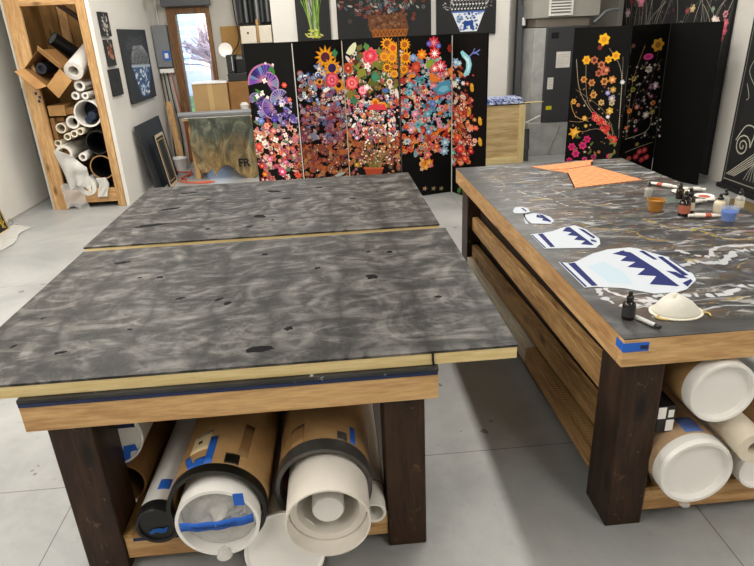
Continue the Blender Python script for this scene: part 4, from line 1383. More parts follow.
canvas('leaning_canvas', 'black and gold canvas leaning at the left wall, cut by the picture edge', 'canvas', (-3.36, 5.0, .003), (0, 1, 0), (-.09, 0, .55), (.55, 0, .09), 1.19, .55, d_gold, .025, BLACKM)
mb = MB(); mb.tube([(-3.40, 6.22, .05), (-3.40, 6.3, .09), (-3.41, 6.36, .05), (-3.43, 6.42, .012)], .006, 6); mb.tube([(-3.40, 6.2, .012), (-3.36, 6.35, .012)], .006, 6)
tag(mb.build('wire_loop', mk('wire_gold', '#b8b0a0', .4)), 'pale wire loop on the floor at the left wall', 'wire')

# ------------------------------------------------------------------ back left corner
eb = thing('electrical_panel', 'grey electrical panel with a blue-taped note beside the window', 'electrical panel', (-2.24, 9.15, 1.37))
mb = MB(); mb.box(-2.345, -2.145, 9.10, 9.199, 1.38, 1.92); mb.build('cabinet', mk('panel_grey', '#75797d', .5, var=.05), eb, bevel=.006)
mb = MB(); mb.box(-2.245, -2.15, 9.093, 9.0998, 1.47, 1.59); nb = mb.build('note_border', BLUETAPE, eb)
mb = MB(); mb.box(-2.222, -2.173, 9.0915, 9.0925, 1.497, 1.563); mb.build('note', PAPER, nb)
mb = MB(); mb.cyl((-2.25, 9.16, 1.921), (-2.25, 9.16, 2.6), .012, n=10); mb.build('conduit', GALV, eb)
mb = MB(); mb.box(-2.335, -2.14, 9.12, 9.199, 1.30, 1.36)
tag(mb.build('outlet_strip', WHITE, bevel=.006), 'white outlet strip under the electrical panel', 'outlet')
for i, (x, x2, c, lab) in enumerate(((-2.33, -2.33, '#1c1c1c', 'black cable hanging from the outlet strip, leftmost'), (-2.285, -2.27, '#1c1c1c', 'black cable hanging from the outlet strip, second from left'), (-2.235, -2.2, '#222222', 'black cable hanging from the outlet strip, nearest the red one'), (-2.18, -2.13, '#b8584a', 'red cable hanging from the outlet strip'))):
    mb = MB(); mb.tube(curve_pts([(x, 9.11, 1.31), ((x + x2) / 2 + .01, 9.1, .9), (x2 + .02, 9.12, .5), (x2, 9.14, .02)], 8), .008, 6)
    tag(mb.build('cable', mk('cable_' + str(i), c, .5)), lab, 'cable')
mb = MB(); mb.beam((-2.19, 8.93, .002), (-2.27, 9.05, .92), .09, .03, (0, 1, 0)); tag(mb.build('wood_plank', PINE['z'], bevel=.003), 'tan wood plank leaning in the corner under the cables', 'plank')
mb = MB(); mb.cyl((-2.36 + .02, 8.9, 2.34), (-1.2, 8.9, 2.36), .02, n=10); mb.cyl((-2.2, 8.9, 2.345), (-2.2, 8.9, 2.25), .025, n=10); mb.cyl((-2.2, 8.9, 2.25), (-2.2, 8.9, 2.235), .05, n=14)
tag(mb.build('sprinkler_pipe', GALV), 'grey pipe with sprinkler head above the electrical panel', 'pipe')
bk = thing('bucket', 'white plastic tub on the floor in the back left corner', 'bucket', (-2.2, 8.74, 0))
mb = MB(); mb.lathe((-2.2, 8.74, .001), [(.10, 0), (.125, .17), (.132, .18), (.125, .185), (.118, .17), (.095, .01)], 28); mb.build('body', WHITE, bk)
mb = MB()
mb.tube(curve_pts([(-2.28, 8.63, .012), (-2.06, 8.56, .012), (-1.95, 8.40, .012), (-2.06, 8.22, .012), (-1.96, 8.06, .012), (-1.93, 7.9, .012), (-1.75, 7.86, .012), (-1.6, 7.88, .012)], 10), .009, 6)
mb.tube(curve_pts([(-2.0, 8.6, .03), (-1.98, 8.3, .03), (-2.03, 8.1, .03), (-1.97, 7.86, .03), (-1.7, 7.80, .012), (-1.55, 7.84, .012)], 8), .009, 6)
tag(mb.build('extension_cord', mk('orange_cord', '#d05a34', .5)), 'orange extension cord tangled on the floor before the bench', 'cord')
# workbench with paint-stained drop cloth
bn = thing('workbench', 'workbench under the window, its front hidden by a stained cloth', 'bench', (-1.42, 8.4, 0))
mb = MB(); mb.box(-1.88, -1.0, 8.02, 8.53, .765, .795); mb.build('bench_top', PLY, bn, bevel=.003)
for x in (-1.84, -1.1):
    for y in (8.1, 8.44):
        mb = MB(); mb.box(x, x + .07, y, y + .07, 0, .7645); mb.build('leg', PINE['z'], bn, bevel=.003)
m, nt, b = newmat('stained_cloth')
vec = coords(nt, (1, 1, .55))
sep = nd(nt, 'ShaderNodeSeparateXYZ'); nt.links.new(coords(nt), sep.inputs[0])
f = noise(nt, vec, 5, 8, .65, 1.6)
c = ramp(nt, f, [(.30, '#14160f'), (.45, '#3c3a2a'), (.56, '#6d6146'), (.68, '#a48e63')])
zr = nd(nt, 'ShaderNodeMapRange'); zr.inputs['From Min'].default_value = .1; zr.inputs['From Max'].default_value = .6
ad = nd(nt, 'ShaderNodeMath', operation='ADD'); nt.links.new(sep.outputs['Z'], ad.inputs[0]); nt.links.new(noise(nt, coords(nt, (3, 3, 1)), 3, 4), ad.inputs[1]); nt.links.new(ad.outputs[0], zr.inputs['Value'])
zr.inputs['From Min'].default_value = .72; zr.inputs['From Max'].default_value = 1.1
c2 = ramp(nt, f, [(.3, '#22251f'), (.5, '#4a5348'), (.68, '#7c8676')])
c3 = ramp(nt, f, [(.3, '#5a4526'), (.5, '#9a8050'), (.7, '#c8b080')])
c = mix(nt, .75, c, mix(nt, zr.outputs[0], c3, c2))
k = ramp(nt, noise(nt, coords(nt), 26, 5, .7), [(.68, 0.0), (.71, .9)])
c = mix(nt, k, c, '#dcdcd0')
nt.links.new(c, b.inputs['Base Color']); b.inputs['Roughness'].default_value = .7
mb = MB()
cl = crumple(9, .012)
mb.grid(lambda u, v: (-1.80 + .79 * u + .015 * math.sin(9 * v + 5 * u), 7.995 + .022 * math.sin(u * 22 + 2 * v) * v + cl(u, v) - .02 * v, .80 - (.66 + .1 * math.sin(u * 9) + (.06 if u > .3 else -.06)) * v), 60, 30)
dc = mb.build('drop_cloth', m, solid=.002)
tag(dc, 'paint-stained canvas drop cloth hanging down the front of the workbench', 'cloth')
fc = bpy.data.curves.new('lettering', 'FONT'); fc.body = 'FR'; fc.size = .14; fc.extrude = .0005
fc.offset = .006
ft = bpy.data.objects.new('font_source', fc)
me = bpy.data.meshes.new_from_object(ft); bpy.data.objects.remove(ft)
fo = bpy.data.objects.new('lettering', me); COL.objects.link(fo); fo.parent = dc
fo.rotation_euler = (PI / 2, 0, 0); fo.location = V((-1.235, 7.925, .17)) - ORG[dc.name]; me.materials.clear(); me.materials.append(BLACKM)
mb = MB(); mb.cyl((-1.90, 8.06, .836), (-1.0, 8.06, .836), .036, n=24); mb.pipe((-1.93, 8.06, .836), (-1.9005, 8.06, .836), .036, .028, 24)
tag(mb.build('cardboard_tube', mk('grey_tube', '#7d8083', .35, var=.1), bevel=.001), 'long grey tube lying along the front of the workbench', 'tube')
mb = MB(); mb.box(-1.86, -1.02, 8.00, 8.35, .7955, .7995); tag(mb.build('paper_sheet', PAPER), 'white paper sheet on the workbench under the grey tube', 'paper')
cb = thing('cardboard_box', 'large closed cardboard box on the workbench before the window', 'box', (-1.5, 8.35, .80))
mb = MB(); mb.box(-1.72, -1.285, 8.14, 8.5, .80, 1.195); mb.build('carton', mk('box_tan', '#a98a5c', .75, var=.1), cb, bevel=.004)
mb = MB(); mb.box(-1.53, -1.47, 8.1385, 8.1396, .80, 1.195); mb.build('tape', mk('box_tape', '#b79a6a', .35), cb)
mb = MB(); mb.box(-1.73, -1.28, 8.13, 8.51, 1.196, 1.212); tag(mb.build('foam_sheet', WHITE), 'white sheet lying on top of the large cardboard box', 'sheet')
mb = MB(); mb.box(-1.275, -1.02, 8.2, 8.52, .80, 1.20); tag(mb.build('cardboard_box', CARDD, bevel=.004), 'darker cardboard box beside the large one on the workbench', 'box')
mb = MB(); cr6 = crumple(12, .01)
mb.lathe((-1.09, 8.13, .80), [(.04, 0), (.07, .03), (.05, .08), (.06, .12), (.03, .15)], 12); tag(mb.build('plastic_bag', MILKY), 'small crumpled clear bag on the workbench by the screen', 'plastic')
pr = thing('label_printer', 'black boxy machine standing on the darker cardboard box', 'machine', (-1.13, 8.36, 1.20))
mb = MB(); mb.box(-1.27, -1.02, 8.23, 8.5, 1.2005, 1.30); mb.build('base', BLACK, pr, bevel=.008)
mb = MB(); mb.box(-1.27, -1.17, 8.27, 8.5, 1.3005, 1.52); mb.build('tower', BLACK, pr, bevel=.008)
mb = MB(); mb.box(-1.165, -1.02, 8.33, 8.5, 1.3005, 1.46); mb.build('tray', BLACKM, pr, bevel=.006)
mb = MB(); mb.box(-1.20, -1.19, 8.262, 8.269, 1.33, 1.5); mb.build('chrome_strip', GALV, pr)
lm = thing('work_lamp', 'round white lamp head above the black machine', 'lamp', (-1.30, 8.52, 0))
mb = MB(); mb.cyl((-1.34, 8.56, .0), (-1.34, 8.56, .012), .07, n=20); mb.build('base', WHITE, lm)
mb = MB(); mb.cyl((-1.34, 8.56, .0125), (-1.305, 8.56, 1.56), .008, n=10); mb.build('pole', WHITE, lm)
mb = MB(); mb.lathe((-1.295, 8.55, 1.57), [(.03, 0), (.075, .03), (.09, .05), (.085, .055), (.03, .04)], 28, axis=(0, -1, .1)); mb.build('lamp_head', WHITE, lm)
mb = MB(); mb.box(-1.43, -1.11, 9.17, 9.198, 1.5, 1.87); tag(mb.build('cardboard_sheet', mk('card_panel', '#a07a42', .8, var=.1)), 'tan cardboard panel fixed to the back wall behind the lamp', 'cardboard')
mb = MB(); mb.tube(curve_pts([(-1.22, 9.1, 2.6), (-1.2, 9.1, 2.0), (-1.18, 9.1, 1.7), (-1.3, 9.08, 1.5), (-1.33, 9.08, 1.4)], 8), .008, 6); tag(mb.build('cable', mk('cable_blk', '#181818', .5)), 'black cable hanging in front of the tan cardboard panel', 'cable')
# pipes and boxes in the corner
pipes = [(-1.10, .03, '#3a3c3e'), (-1.03, .024, '#6f7274'), (-.96, .035, '#2a2c2e'), (-.88, .028, '#8a8d8e'), (-.81, .03, '#4a4c4e'), (-.74, .026, '#7a7d7e'), (-.69, .018, '#303234')]
for i, (x, r_, c) in enumerate(pipes):
    mb = MB(); mb.cyl((x, 8.98, 1.90 if i != 3 else 1.8), (x, 8.98, H - .002), r_, n=16)
    tag(mb.build('vertical_pipe', mk('pipe_%d' % i, c, .35, metal=.5)), ['dark pipe at the left end of the row of vertical pipes', 'light grey pipe, second from left in the row of vertical pipes', 'thick black pipe, third from left in the row of vertical pipes', 'lightest pipe reaching lowest in the row of vertical pipes', 'dark grey pipe, third from right in the row of vertical pipes', 'mid grey pipe, second from right in the row of vertical pipes', 'thin black pipe at the right end of the row of vertical pipes'][i], 'pipe', 'vertical pipes in the back corner')
mb = MB(); mb.box(-1.16, -.68, 9.02, 9.198, 1.88, 3.3); tag(mb.build('backing_board', mk('dark_board', '#2b2d2f', .6)), 'dark board on the back wall behind the vertical pipes', 'board')
cab = thing('tall_cabinet', 'tall black cabinet behind the left end of the flower screen', 'cabinet', (-.9, 8.75, 0))
mb = MB(); mb.box(-1.10, -.69, 8.56, 8.94, 0, 1.64); mb.build('body', BLACK, cab, bevel=.004)
mb = MB(); mb.box(-1.09, -.90, 8.54, 8.5595, .03, 1.62); mb.build('door', BLACK, cab, bevel=.003)
mb = MB(); mb.box(-.89, -.70, 8.54, 8.5595, .03, 1.62); mb.build('door', BLACK, cab, bevel=.003)
for x0, x1, lab in ((-1.085, -.885, 'white box with a small black mark on the tall black cabinet, left one'), (-.845, -.685, 'plain white box on the tall black cabinet, right one')):
    wb = thing('white_box', lab, 'box', ((x0 + x1) / 2, 8.68, 1.6415))
    mb = MB(); mb.box(x0, x1, 8.57, 8.8, 1.6415, 1.85); mb.build('carton', mk('white_carton', '#d8d0c0', .7, var=.06), wb, bevel=.005)
    if x0 < -1:
        mb = MB(); mb.box(-1.0, -.978, 8.5685, 8.5697, 1.755, 1.78); mb.build('mark', BLACKM, wb)
mb = MB(); mb.box(-.88, -.85, 8.6, 8.75, 1.6415, 1.93); tag(mb.build('wood_plank', OLDPINE['z']), 'narrow brown board standing between the two white boxes', 'plank')

# ------------------------------------------------------------------ crate and air handler, right of the middle wall
ct = thing('plywood_crate', 'pale plywood crate standing behind the flower screen', 'crate', (2.3, 8.1, 0))
mb = MB(); mb.box(2.01, 2.52, 7.9, 8.35, .0, .76); mb.build('body', PLY, ct, bevel=.004)
mb = MB(); mb.box(2.455, 2.535, 7.875, 7.899, .002, .758); mb.build('corner_post', PALE['z'], ct, bevel=.003)
mb = MB(); mb.box(1.98, 2.454, 7.878, 7.899, .002, .09); mb.build('bottom_batten', PALE['x'], ct, bevel=.003)
m, nt, b = newmat('blue_white_print')
c = ramp(nt, noise(nt, coords(nt, (1, 1, 1)), 13, 3, .5, 2.5), [(.46, '#1f3f92'), (.50, '#dfe5ee'), (.56, '#dfe5ee'), (.60, '#3a5cae')])
nt.links.new(c, b.inputs['Base Color']); b.inputs['Roughness'].default_value = .7
mb = MB(); mb.box(1.99, 2.60, 7.9, 8.3, .7605, .772); tag(mb.build('dark_board', BLACKM, bevel=.002), 'thin dark board on the plywood crate under the blue fabric', 'board')
mb = MB(); mb.box(2.0, 2.51, 7.88, 8.28, .7725, .80); mb.box(2.0, 2.50, 7.885, 8.27, .801, .83); mb.box(2.0, 2.49, 7.89, 8.25, .831, .845); tag(mb.build('folded_fabric', m, bevel=.01), 'folded blue and white patterned fabric stacked on the plywood crate', 'fabric')
mb = MB(); mb.prism([(0, 0), (.26, .06), (.24, .12), (0, .10)], (2.52, 7.86, .773), (1, 0, 0), (0, 1, 0), (0, 0, 1), .008); tag(mb.build('plywood_offcut', PALE['x']), 'pointed pale plywood offcut sticking out past the blue fabric', 'offcut')
mb = MB(); mb.cyl((2.605, 8.02, .15), (2.605, 8.06, .42), .05, n=16); mb.cyl((2.605, 8.02, .0), (2.605, 8.02, .149), .04, n=16); tag(mb.build('canister', mk('canister_grey', '#55585a', .4, metal=.4)), 'dark canister standing beside the plywood crate', 'canister')
hv = thing('air_handler', 'tall dark grey air handling unit on a sheet metal base behind the right screen', 'machine', (3.1, 8.5, 0))
mb = MB(); mb.box(2.90, 3.5, 8.3, 8.9, .45, 1.67); mb.build('cabinet', DARKMETAL, hv, bevel=.01)
mb = MB(); mb.box(2.745, 2.899, 8.32, 8.9, .3, 1.66); mb.build('side_duct', GALV, hv, bevel=.004)
mb = MB(); mb.box(2.72, 3.45, 8.31, 8.9, 0, .449); mb.build('base_plenum', GALV, hv, bevel=.006)
mb = MB(); mb.beam((3.02, 8.302, .03), (3.16, 8.302, .42), .012, .02, (0, 1, 0)); mb.build('base_brace', GALV, hv)
for x0, x1, z0, z1, mm, nm in ((2.965, 3.065, 1.525, 1.60, BLACKM, 'name_plate'), (3.05, 3.24, 1.16, 1.36, PAPER, 'paper_label'), (2.95, 3.03, .89, 1.04, PAPER, 'paper_label'), (2.95, 3.03, .62, .67, mk('yellow_sticker', '#d8d018', .5), 'sticker')):
    mb = MB(); mb.box(x0, x1, 8.2965, 8.2995, z0, z1); p_ = mb.build(nm, mm, hv)
    if nm == 'paper_label':
        mb = MB(); a = Art(mb, (x0, 8.2963, z0), (1, 0, 0), (0, 0, 1), (0, -1, 0), 0)
        for k in range(6):
            zz_ = (z1 - z0) * (.15 + k * .13)
            a.stroke([(.012, zz_), ((x1 - x0) * (.9 if k % 3 else .6), zz_)], .004, '#b5aea2')
        mb.build('print_lines', PAINT, p_)
mb = MB(); mb.box(2.90, 3.5, 8.301, 8.303, 1.08, 1.084); mb.build('seam', BLACKM, hv)
vt = thing('vent_duct', 'grey duct box with white louvred grille above the air handler', 'duct', (3.15, 8.5, 1.70))
mb = MB(); mb.box(2.72, 3.62, 8.36, 8.9, 1.78, 2.6); mb.build('duct_body', mk('duct_grey', '#a8a69e', .6, var=.08), vt, bevel=.005)
mb = MB(); mb.box(2.93, 3.25, 8.335, 8.3595, 1.80, 1.825); mb.box(2.93, 2.955, 8.335, 8.3595, 1.825, 2.3); mb.box(3.225, 3.25, 8.335, 8.3595, 1.825, 2.3); mb.box(2.93, 3.25, 8.335, 8.3595, 2.3, 2.325); gf = mb.build('grille_frame', WHITE, vt, bevel=.003)
for k in range(13):
    mb = MB(); z = 1.85 + k * .035; mb.obox((2.956, 8.336, z), (.268, 0, 0), (0, .02, .016), (0, -.0008, .002)); mb.build('louvre', WHITE, gf)
mb = MB(); mb.box(2.78, 3.5, 8.4, 8.9, 1.672, 1.779); mb.build('transition', mk('duct_brown', '#7d766a', .6), vt)
mb = MB(); mb.box(2.56, 2.59, 8.9, 9.0, .002, 2.7); tag(mb.build('metal_strip', GALV), 'upright metal strip channel left of the air handler', 'strip')
mb = MB(); mb.box(2.64, 2.685, 8.75, 8.85, .002, 2.7); mb.box(2.685, 2.715, 8.75, 8.85, .002, 1.95); tag(mb.build('metal_post', mk('post_grey', '#5a5c5e', .5, metal=.3), bevel=.003), 'dark metal post at the left side of the air handler', 'post')
mb = MB(); mb.box(2.70, 2.745, 8.72, 8.7495, 1.70, 1.80); tag(mb.build('switch_box', WHITE, bevel=.004), 'small white switch box on the dark metal post', 'switch')
mb = MB(); mb.cyl((2.62, 9.05, .002), (2.62, 9.05, 2.6), .012, n=10); tag(mb.build('conduit', WALLG), 'thin grey conduit running up the back wall beside the post', 'conduit')
mb = MB(); mb.tube(curve_pts([(3.53, 8.32, 1.70), (3.6, 8.32, 1.75), (3.7, 8.32, 1.83), (3.85, 8.32, 1.84)], 8), .02, 10); tag(mb.build('flexible_hose', GREYP), 'grey flexible hose at the top right of the air handler', 'hose')
mb = MB(); mb.tube([(2.62, 8.15, .48), (2.84, 8.2, .56)], .012, 8); mb.tube([(2.62, 8.15, .48), (2.60, 8.18, .01)], .01, 8); tag(mb.build('leaning_rod', WHITE), 'white rod leaning between the crate and the air handler', 'rod')

# ------------------------------------------------------------------ rolls under the left worktable
SZ = .1555
# big cardboard tube with plastic-filled white tube (left of the pair)
t = thing('shipping_tube', 'big cardboard tube with black tape rim and a blue-taped plastic bag in its mouth', 'tube', (-.455, 2.2, SZ), 'big cardboard tubes under the left worktable')
cx, cz = -.452, SZ + .158
mb = MB(); mb.pipe((cx, 1.545, cz), (cx + .03, 3.1, cz), .157, .148, 48, depth=1.4); tb_ = mb.build('cardboard_shell', TUBECARD, t)
mb = MB(); mb.pipe((cx - .001, 1.538, cz), (cx, 1.575, cz), .1595, .146, 48); mb.build('rim_tape', BTAPE, t)
mb = MB(); mb.pipe((cx + .006, 1.495, cz - .014), (cx + .02, 2.4, cz - .014), .132, .121, 48, depth=.6); mb.build('inner_tube', WHITE, t)
cr = crumple(31, .012)


def bagf(u, v):
    a = 2 * PI * u; r_ = .119 * v
    return (cx + .006 + r_ * math.cos(a), 1.50 + .035 * v + cr(u, v) * (1 - v) * 1.3 + .01 * math.sin(5 * a) * v * (1 - v), cz - .014 + r_ * math.sin(a))


mb = MB(); mb.grid(bagf, 48, 14); bag = mb.build('plastic_bag', MILKY, t)
mb = MB(); mb.grid(lambda u, v: (cx - .11 + .23 * u, 1.493 - .012 * math.sin(PI * u) + .002 * math.sin(20 * u), cz - .030 + .034 * v + .012 * u), 20, 2); bt = mb.build('tape_band', BLUETAPE, t, solid=.001)
mb = MB(); rr = random.Random(2)
pts = []
for i in range(46):
    u = .15 + .62 * i / 45
    pts.append((cx - .11 + .23 * u, 1.489 - .012 * math.sin(PI * u), cz - .014 + .012 * u + .006 * math.sin(i * 1.9) * rr.uniform(.4, 1.2)))
mb.tube(pts, .0011, 5); mb.build('handwriting', NAVY, bt)
mb = MB(); mb.lathe((cx + .012, 1.492, cz - .150), [(.018, 0), (.026, .008), (.02, .022), (.012, .035)], 14); mb.build('bag_tail', MILKY, t)


def wrap_patch(mb, c0, dirx, y0, y1, a0, a1, r_, n=8, skew=0):
    """a curved patch lying on a cylinder along Y"""
    def fn(u, v):
        a = a0 + (a1 - a0) * u + skew * v
        y = y0 + (y1 - y0) * v
        x0 = c0[0] + dirx * (y - c0[1])
        return (x0 + r_ * math.cos(a), y, c0[2] + r_ * math.sin(a))
    mb.grid(fn, n, 4)


dxx = .03 / 1.555
for y0, y1, a0, a1, mm, sk, nm in ((1.58, 1.72, 1.60, 1.76, BLUETAPE, .0, 'tape'), (1.58, 1.66, 1.95, 2.10, BLUETAPE, .25, 'tape'), (1.576, 1.62, 1.76, 2.0, BLUETAPE, 0, 'tape'), (1.70, 1.715, 1.95, 2.05, BLACKM, 0, 'mark'), (1.58, 1.63, 1.05, 1.35, BTAPE, 0, 'tape'),
                                   (1.63, 1.80, .9, 1.12, mk('brown_mark', '#8a6840', .6), -.05, 'label'), (1.66, 1.76, 1.75, 2.2, mk('pale_label', '#d8c39a', .6), 0, 'label')):
    mb = MB(); wrap_patch(mb, (cx, 1.545, cz), dxx, y0, y1, a0, a1, .1578 if nm != 'label' else .1575, skew=sk); mb.build('tape_strip' if nm == 'tape' else nm, mm, t, solid=.0006)
mb = MB(); a_ = .75; mb.box(cx + .068, cx + .10, 1.4915, 1.4945, cz + .055, cz + .10); mb.build('tape_strip', BLUETAPE, t)

# second big tube with a wide white foam roll in its mouth
t = thing('shipping_tube', 'big cardboard tube with silver duct tape rim and a white roll sticking out', 'tube', (-.11, 2.2, SZ), 'big cardboard tubes under the left worktable')
cx, cz = -.108, SZ + .160
mb = MB(); mb.pipe((cx, 1.60, cz), (cx + .02, 3.1, cz), .158, .149, 48, depth=1.3); mb.build('cardboard_shell', TUBECARD, t)
mb = MB(); mb.pipe((cx, 1.592, cz), (cx + .001, 1.65, cz), .1608, .147, 48); mb.build('rim_tape', DUCT, t)
mb = MB(); mb.pipe((cx + .012, 1.44, cz - .006), (cx + .015, 2.4, cz - .004), .133, .1275, 48, depth=.5); mb.pipe((cx + .0122, 1.50, cz - .006), (cx + .0152, 2.4, cz - .004), .124, .100, 48, depth=.5); mb.build('foam_roll', mk('foam_white', '#e4ded4', .6, var=.06, bmp=.1, bscale=14), t)
mb = MB(); mb.lathe((cx + .012, 1.50, cz - .006), [(.001, .0), (.048, 0.), (.052, .006), (.052, .3)], 36, axis=(0, 1, 0)); mb.build('core', WHITE, t)
for y0, y1, a0, a1, mm, nm in ((1.66, 1.75, .78, .92, BLUETAPE, 'tape_strip'), (1.655, 1.70, 1.0, 1.22, DUCT, 'tape_strip'), (1.66, 1.76, 1.95, 2.3, mk('brown_mark2', '#a07a4c', .6), 'label')):
    mb = MB(); wrap_patch(mb, (cx, 1.6, cz), .0133, y0, y1, a0, a1, .1588); mb.build(nm, mm, t, solid=.0006)
UG = 'rolls under the left worktable'
roll('paper_roll', 'small white roll in the gap between the two big cardboard tubes', (-.279, 1.56, SZ + .039), (-.275, 2.6, SZ + .039), .038, .027, PAPER, .2, INNERD, group=UG)
t = thing('white_disc', 'round white plastic lid leaning against the lower beam of the left worktable', 'lid', (-.25, 1.55, 0))
mb = MB(); ax = V((0, -1, .30)).normalized(); c0 = V((-.250, 1.525, .140)); mb.lathe(c0, [(.118, 0), (.131, 0), (.133, .02), (.128, .022), (.122, .008), (.001, .008)], 48, axis=ax); mb.build('disc', WHITE, t)
roll('paper_roll', 'narrow white roll with twine beside the right leg of the left worktable', (.053, 1.585, SZ + .042), (.055, 2.6, SZ + .042), .0415, .032, PAPER, .35, INNERD, group=UG)
mb = MB(); mb.pipe((.0532, 1.70, SZ + .042), (.0532, 1.706, SZ + .042), .0425, .0418, 24); tag(mb.build('twine', mk('twine', '#a08a60', .8)), 'twine tied around the narrow white roll', 'twine')
# tube e: white with black cap and blue tape
t = thing('mailing_tube', 'white mailing tube with black end cap and blue tape', 'tube', (-.665, 2, SZ), UG)
cx, cz = -.668, SZ + .073
mb = MB(); mb.cyl((cx, 1.60, cz), (cx + .02, 2.7, cz), .072, n=36); mb.build('tube_body', WHITE, t)
mb = MB(); mb.lathe((cx, 1.60, cz), [(.0735, -.03), (.0735, .012), (.070, .018), (.060, .018), (.058, .010), (.001, .010)], 36, axis=(0, -1, 0)); cap = mb.build('end_cap', BLACK, t)
mb = MB(); a = Art(mb, (cx - .05, 1.587, cz - .05), (1, 0, 0), (0, 0, 1), (0, -1, 0), 0); a.stroke([(.02, .02), (.05, .035), (.075, .025)], .012, '#2a5ea8'); a.stroke([(.03, .035), (.06, .02), (.08, .04)], .008, '#2a5ea8'); mb.build('tape_scrap', PAINT, cap)
mb = MB(); wrap_patch(mb, (cx, 1.6, cz), .018, 1.68, 1.73, 1.2, 1.75, .0727); mb.build('tape_strip', BLUETAPE, t, solid=.0006)
# f: white tube end under the table corner, resting on a brown tube
roll('cardboard_tube', 'brown cardboard tube behind the left leg, under the white capped tube', (-.845, 1.80, SZ + .086), (-.845, 2.9, SZ + .086), .085, .078, CARDD, .5, INNERD, 'tube', UG)
t = thing('mailing_tube', 'wide white capped tube high behind the left leg, with navy and blue tape', 'tube', (-.86, 2.3, SZ + .172), UG)
cx, cz = -.855, SZ + .172 + .125
mb = MB(); mb.cyl((cx, 1.80, cz), (cx + .02, 2.9, cz), .124, n=40); mb.build('tube_body', PAPER, t)
mb = MB(); mb.lathe((cx, 1.80, cz), [(.125, -.02), (.1255, .008), (.118, .012), (.114, .004), (.001, .004)], 40, axis=(0, -1, 0)); mb.build('end_cap', WHITE, t)
mb = MB(); mb.box(cx - .10, cx + .103, 1.793, 1.7955, cz + .03, cz + .068); mb.build('tape_strip', NAVY, t)
mb = MB(); mb.prism([(0, 0), (.03, .0), (.04, .045), (.065, .05), (.06, .075), (.02, .07), (.01, .03)], (cx + .03, 1.7935, cz - .115), (1, 0, 0), (0, 0, 1), (0, -1, 0), .002); mb.build('tape_strip', BLUETAPE, t)
mb = MB(); mb.tube(curve_pts([(-.70, 1.86, .46), (-.62, 1.82, .50), (-.55, 1.9, .49), (-.50, 2.05, .475)], 8), .003, 6)
tag(mb.build('cord', WHITE), 'thin white cord arching over the rolls under the left worktable', 'cord')

# ------------------------------------------------------------------ rolls under the right worktable
RG = 'rolls under the right worktable'


def capped(name, label, x, z, y, r_, L, body, cap_th=.02, dx=0.):
    t = thing(name, label, 'tube', (x, y + L / 2, z - r_), RG)
    mb = MB(); mb.cyl((x, y, z), (x + dx, y + L, z), r_, n=44); mb.build('tube_body', body, t)
    mb = MB(); mb.lathe((x, y, z), [(r_ * 1.012, -.025), (r_ * 1.012, .02), (r_ * .985, .026), (r_ * .90, .026), (r_ * .86, .004), (r_ * .001, .004)], 48, axis=(0, -1, 0)); mb.build('end_cap', WHITE, t)
    return t


RR2 = (1.152, SZ + .128 + .0)
t2 = capped('mailing_tube', 'lower white-capped cardboard tube wrapped in plastic under the right worktable', RR2[0], RR2[1], 1.565, .1265, 1.6, TUBECARD)
mb = MB(); wrap_patch(mb, (RR2[0], 1.565, 0), 0, 1.60, 1.68, 1.25, 1.75, .128); 
for vtx in range(len(mb.v)):
    x_, y_, z_ = mb.v[vtx]; mb.v[vtx] = (x_, y_, z_ + RR2[1])
mb.build('tape_strip', BLUETAPE, t2, solid=.0006)
cr = crumple(51, .004)
mb = MB()
mb.grid(lambda u, v: (RR2[0] + (.131 + cr(u, v)) * math.cos(2 * PI * u), 1.552 + .3 * v, RR2[1] + (.131 + abs(cr(u, v))) * math.sin(2 * PI * u)), 60, 8)
mb.build('plastic_wrap', THINWRAP, t2)
mb = MB(); mb.lathe((RR2[0] - .02, 1.545, RR2[1] - .145), [(.012, 0), (.02, .010), (.01, .02)], 10); mb.build('wrap_tail', WRAP, t2)
capped('mailing_tube', 'upper white-capped cardboard tube tucked under the right tabletop', 1.215, .572, 1.60, .112, 1.6, TUBECARD)
capped('mailing_tube', 'small white-capped tube at the right end under the right worktable', 1.415, SZ + .083, 1.60, .082, 1.4, WHITE)
roll('canvas_roll', 'cream canvas roll lying over the small white-capped tube', (1.315, 1.51, .392), (1.345, 2.9, .387), .056, .024, CREAMROLL, .2, INNERD, group=RG)
mb = MB(); mb.box(1.038, 1.098, 1.63, 1.75, .394, .50, 0)
a = Art(mb, (1.038, 1.6298, .394), (1, 0, 0), (0, 0, 1), (0, -1, 0), 1)
for (s, t_, w_, h_) in ((.0, .056, .028, .046), (.032, .005, .028, .045), (.036, .06, .02, .03)):
    a.poly([(s, t_), (s + w_, t_), (s + w_, t_ + h_), (s, t_ + h_)], '#ecebe6')
tag(mb.build('printed_box', [BLACK, PAINT], bevel=0), 'black and white checked box wedged beside the upper tube', 'box')

# ------------------------------------------------------------------ things on the right worktable
TZ = TOPZ + .0012
VW, VB = '#c2c9d1', '#262d63'


def cutout(label, pieces, th=.0018):
    """flat paper cut-out of a vase, lying on the table"""
    mb = MB()
    mb.prism(pieces[0][0], (0, 0, TZ), (1, 0, 0), (0, 1, 0), (0, 0, 1), th, 0, pieces[0][1])
    a = Art(mb, (0, 0, TZ + th), (1, 0, 0), (0, 1, 0), (0, 0, 1), 0, base=1.5e-4, step=4e-5)
    for p, c in pieces[1:]:
        a.poly(p, c)
    o = mb.build('paper_cutout', PAINT)
    return tag(o, label, 'cut-out', 'paper vase cut-outs on the right worktable')


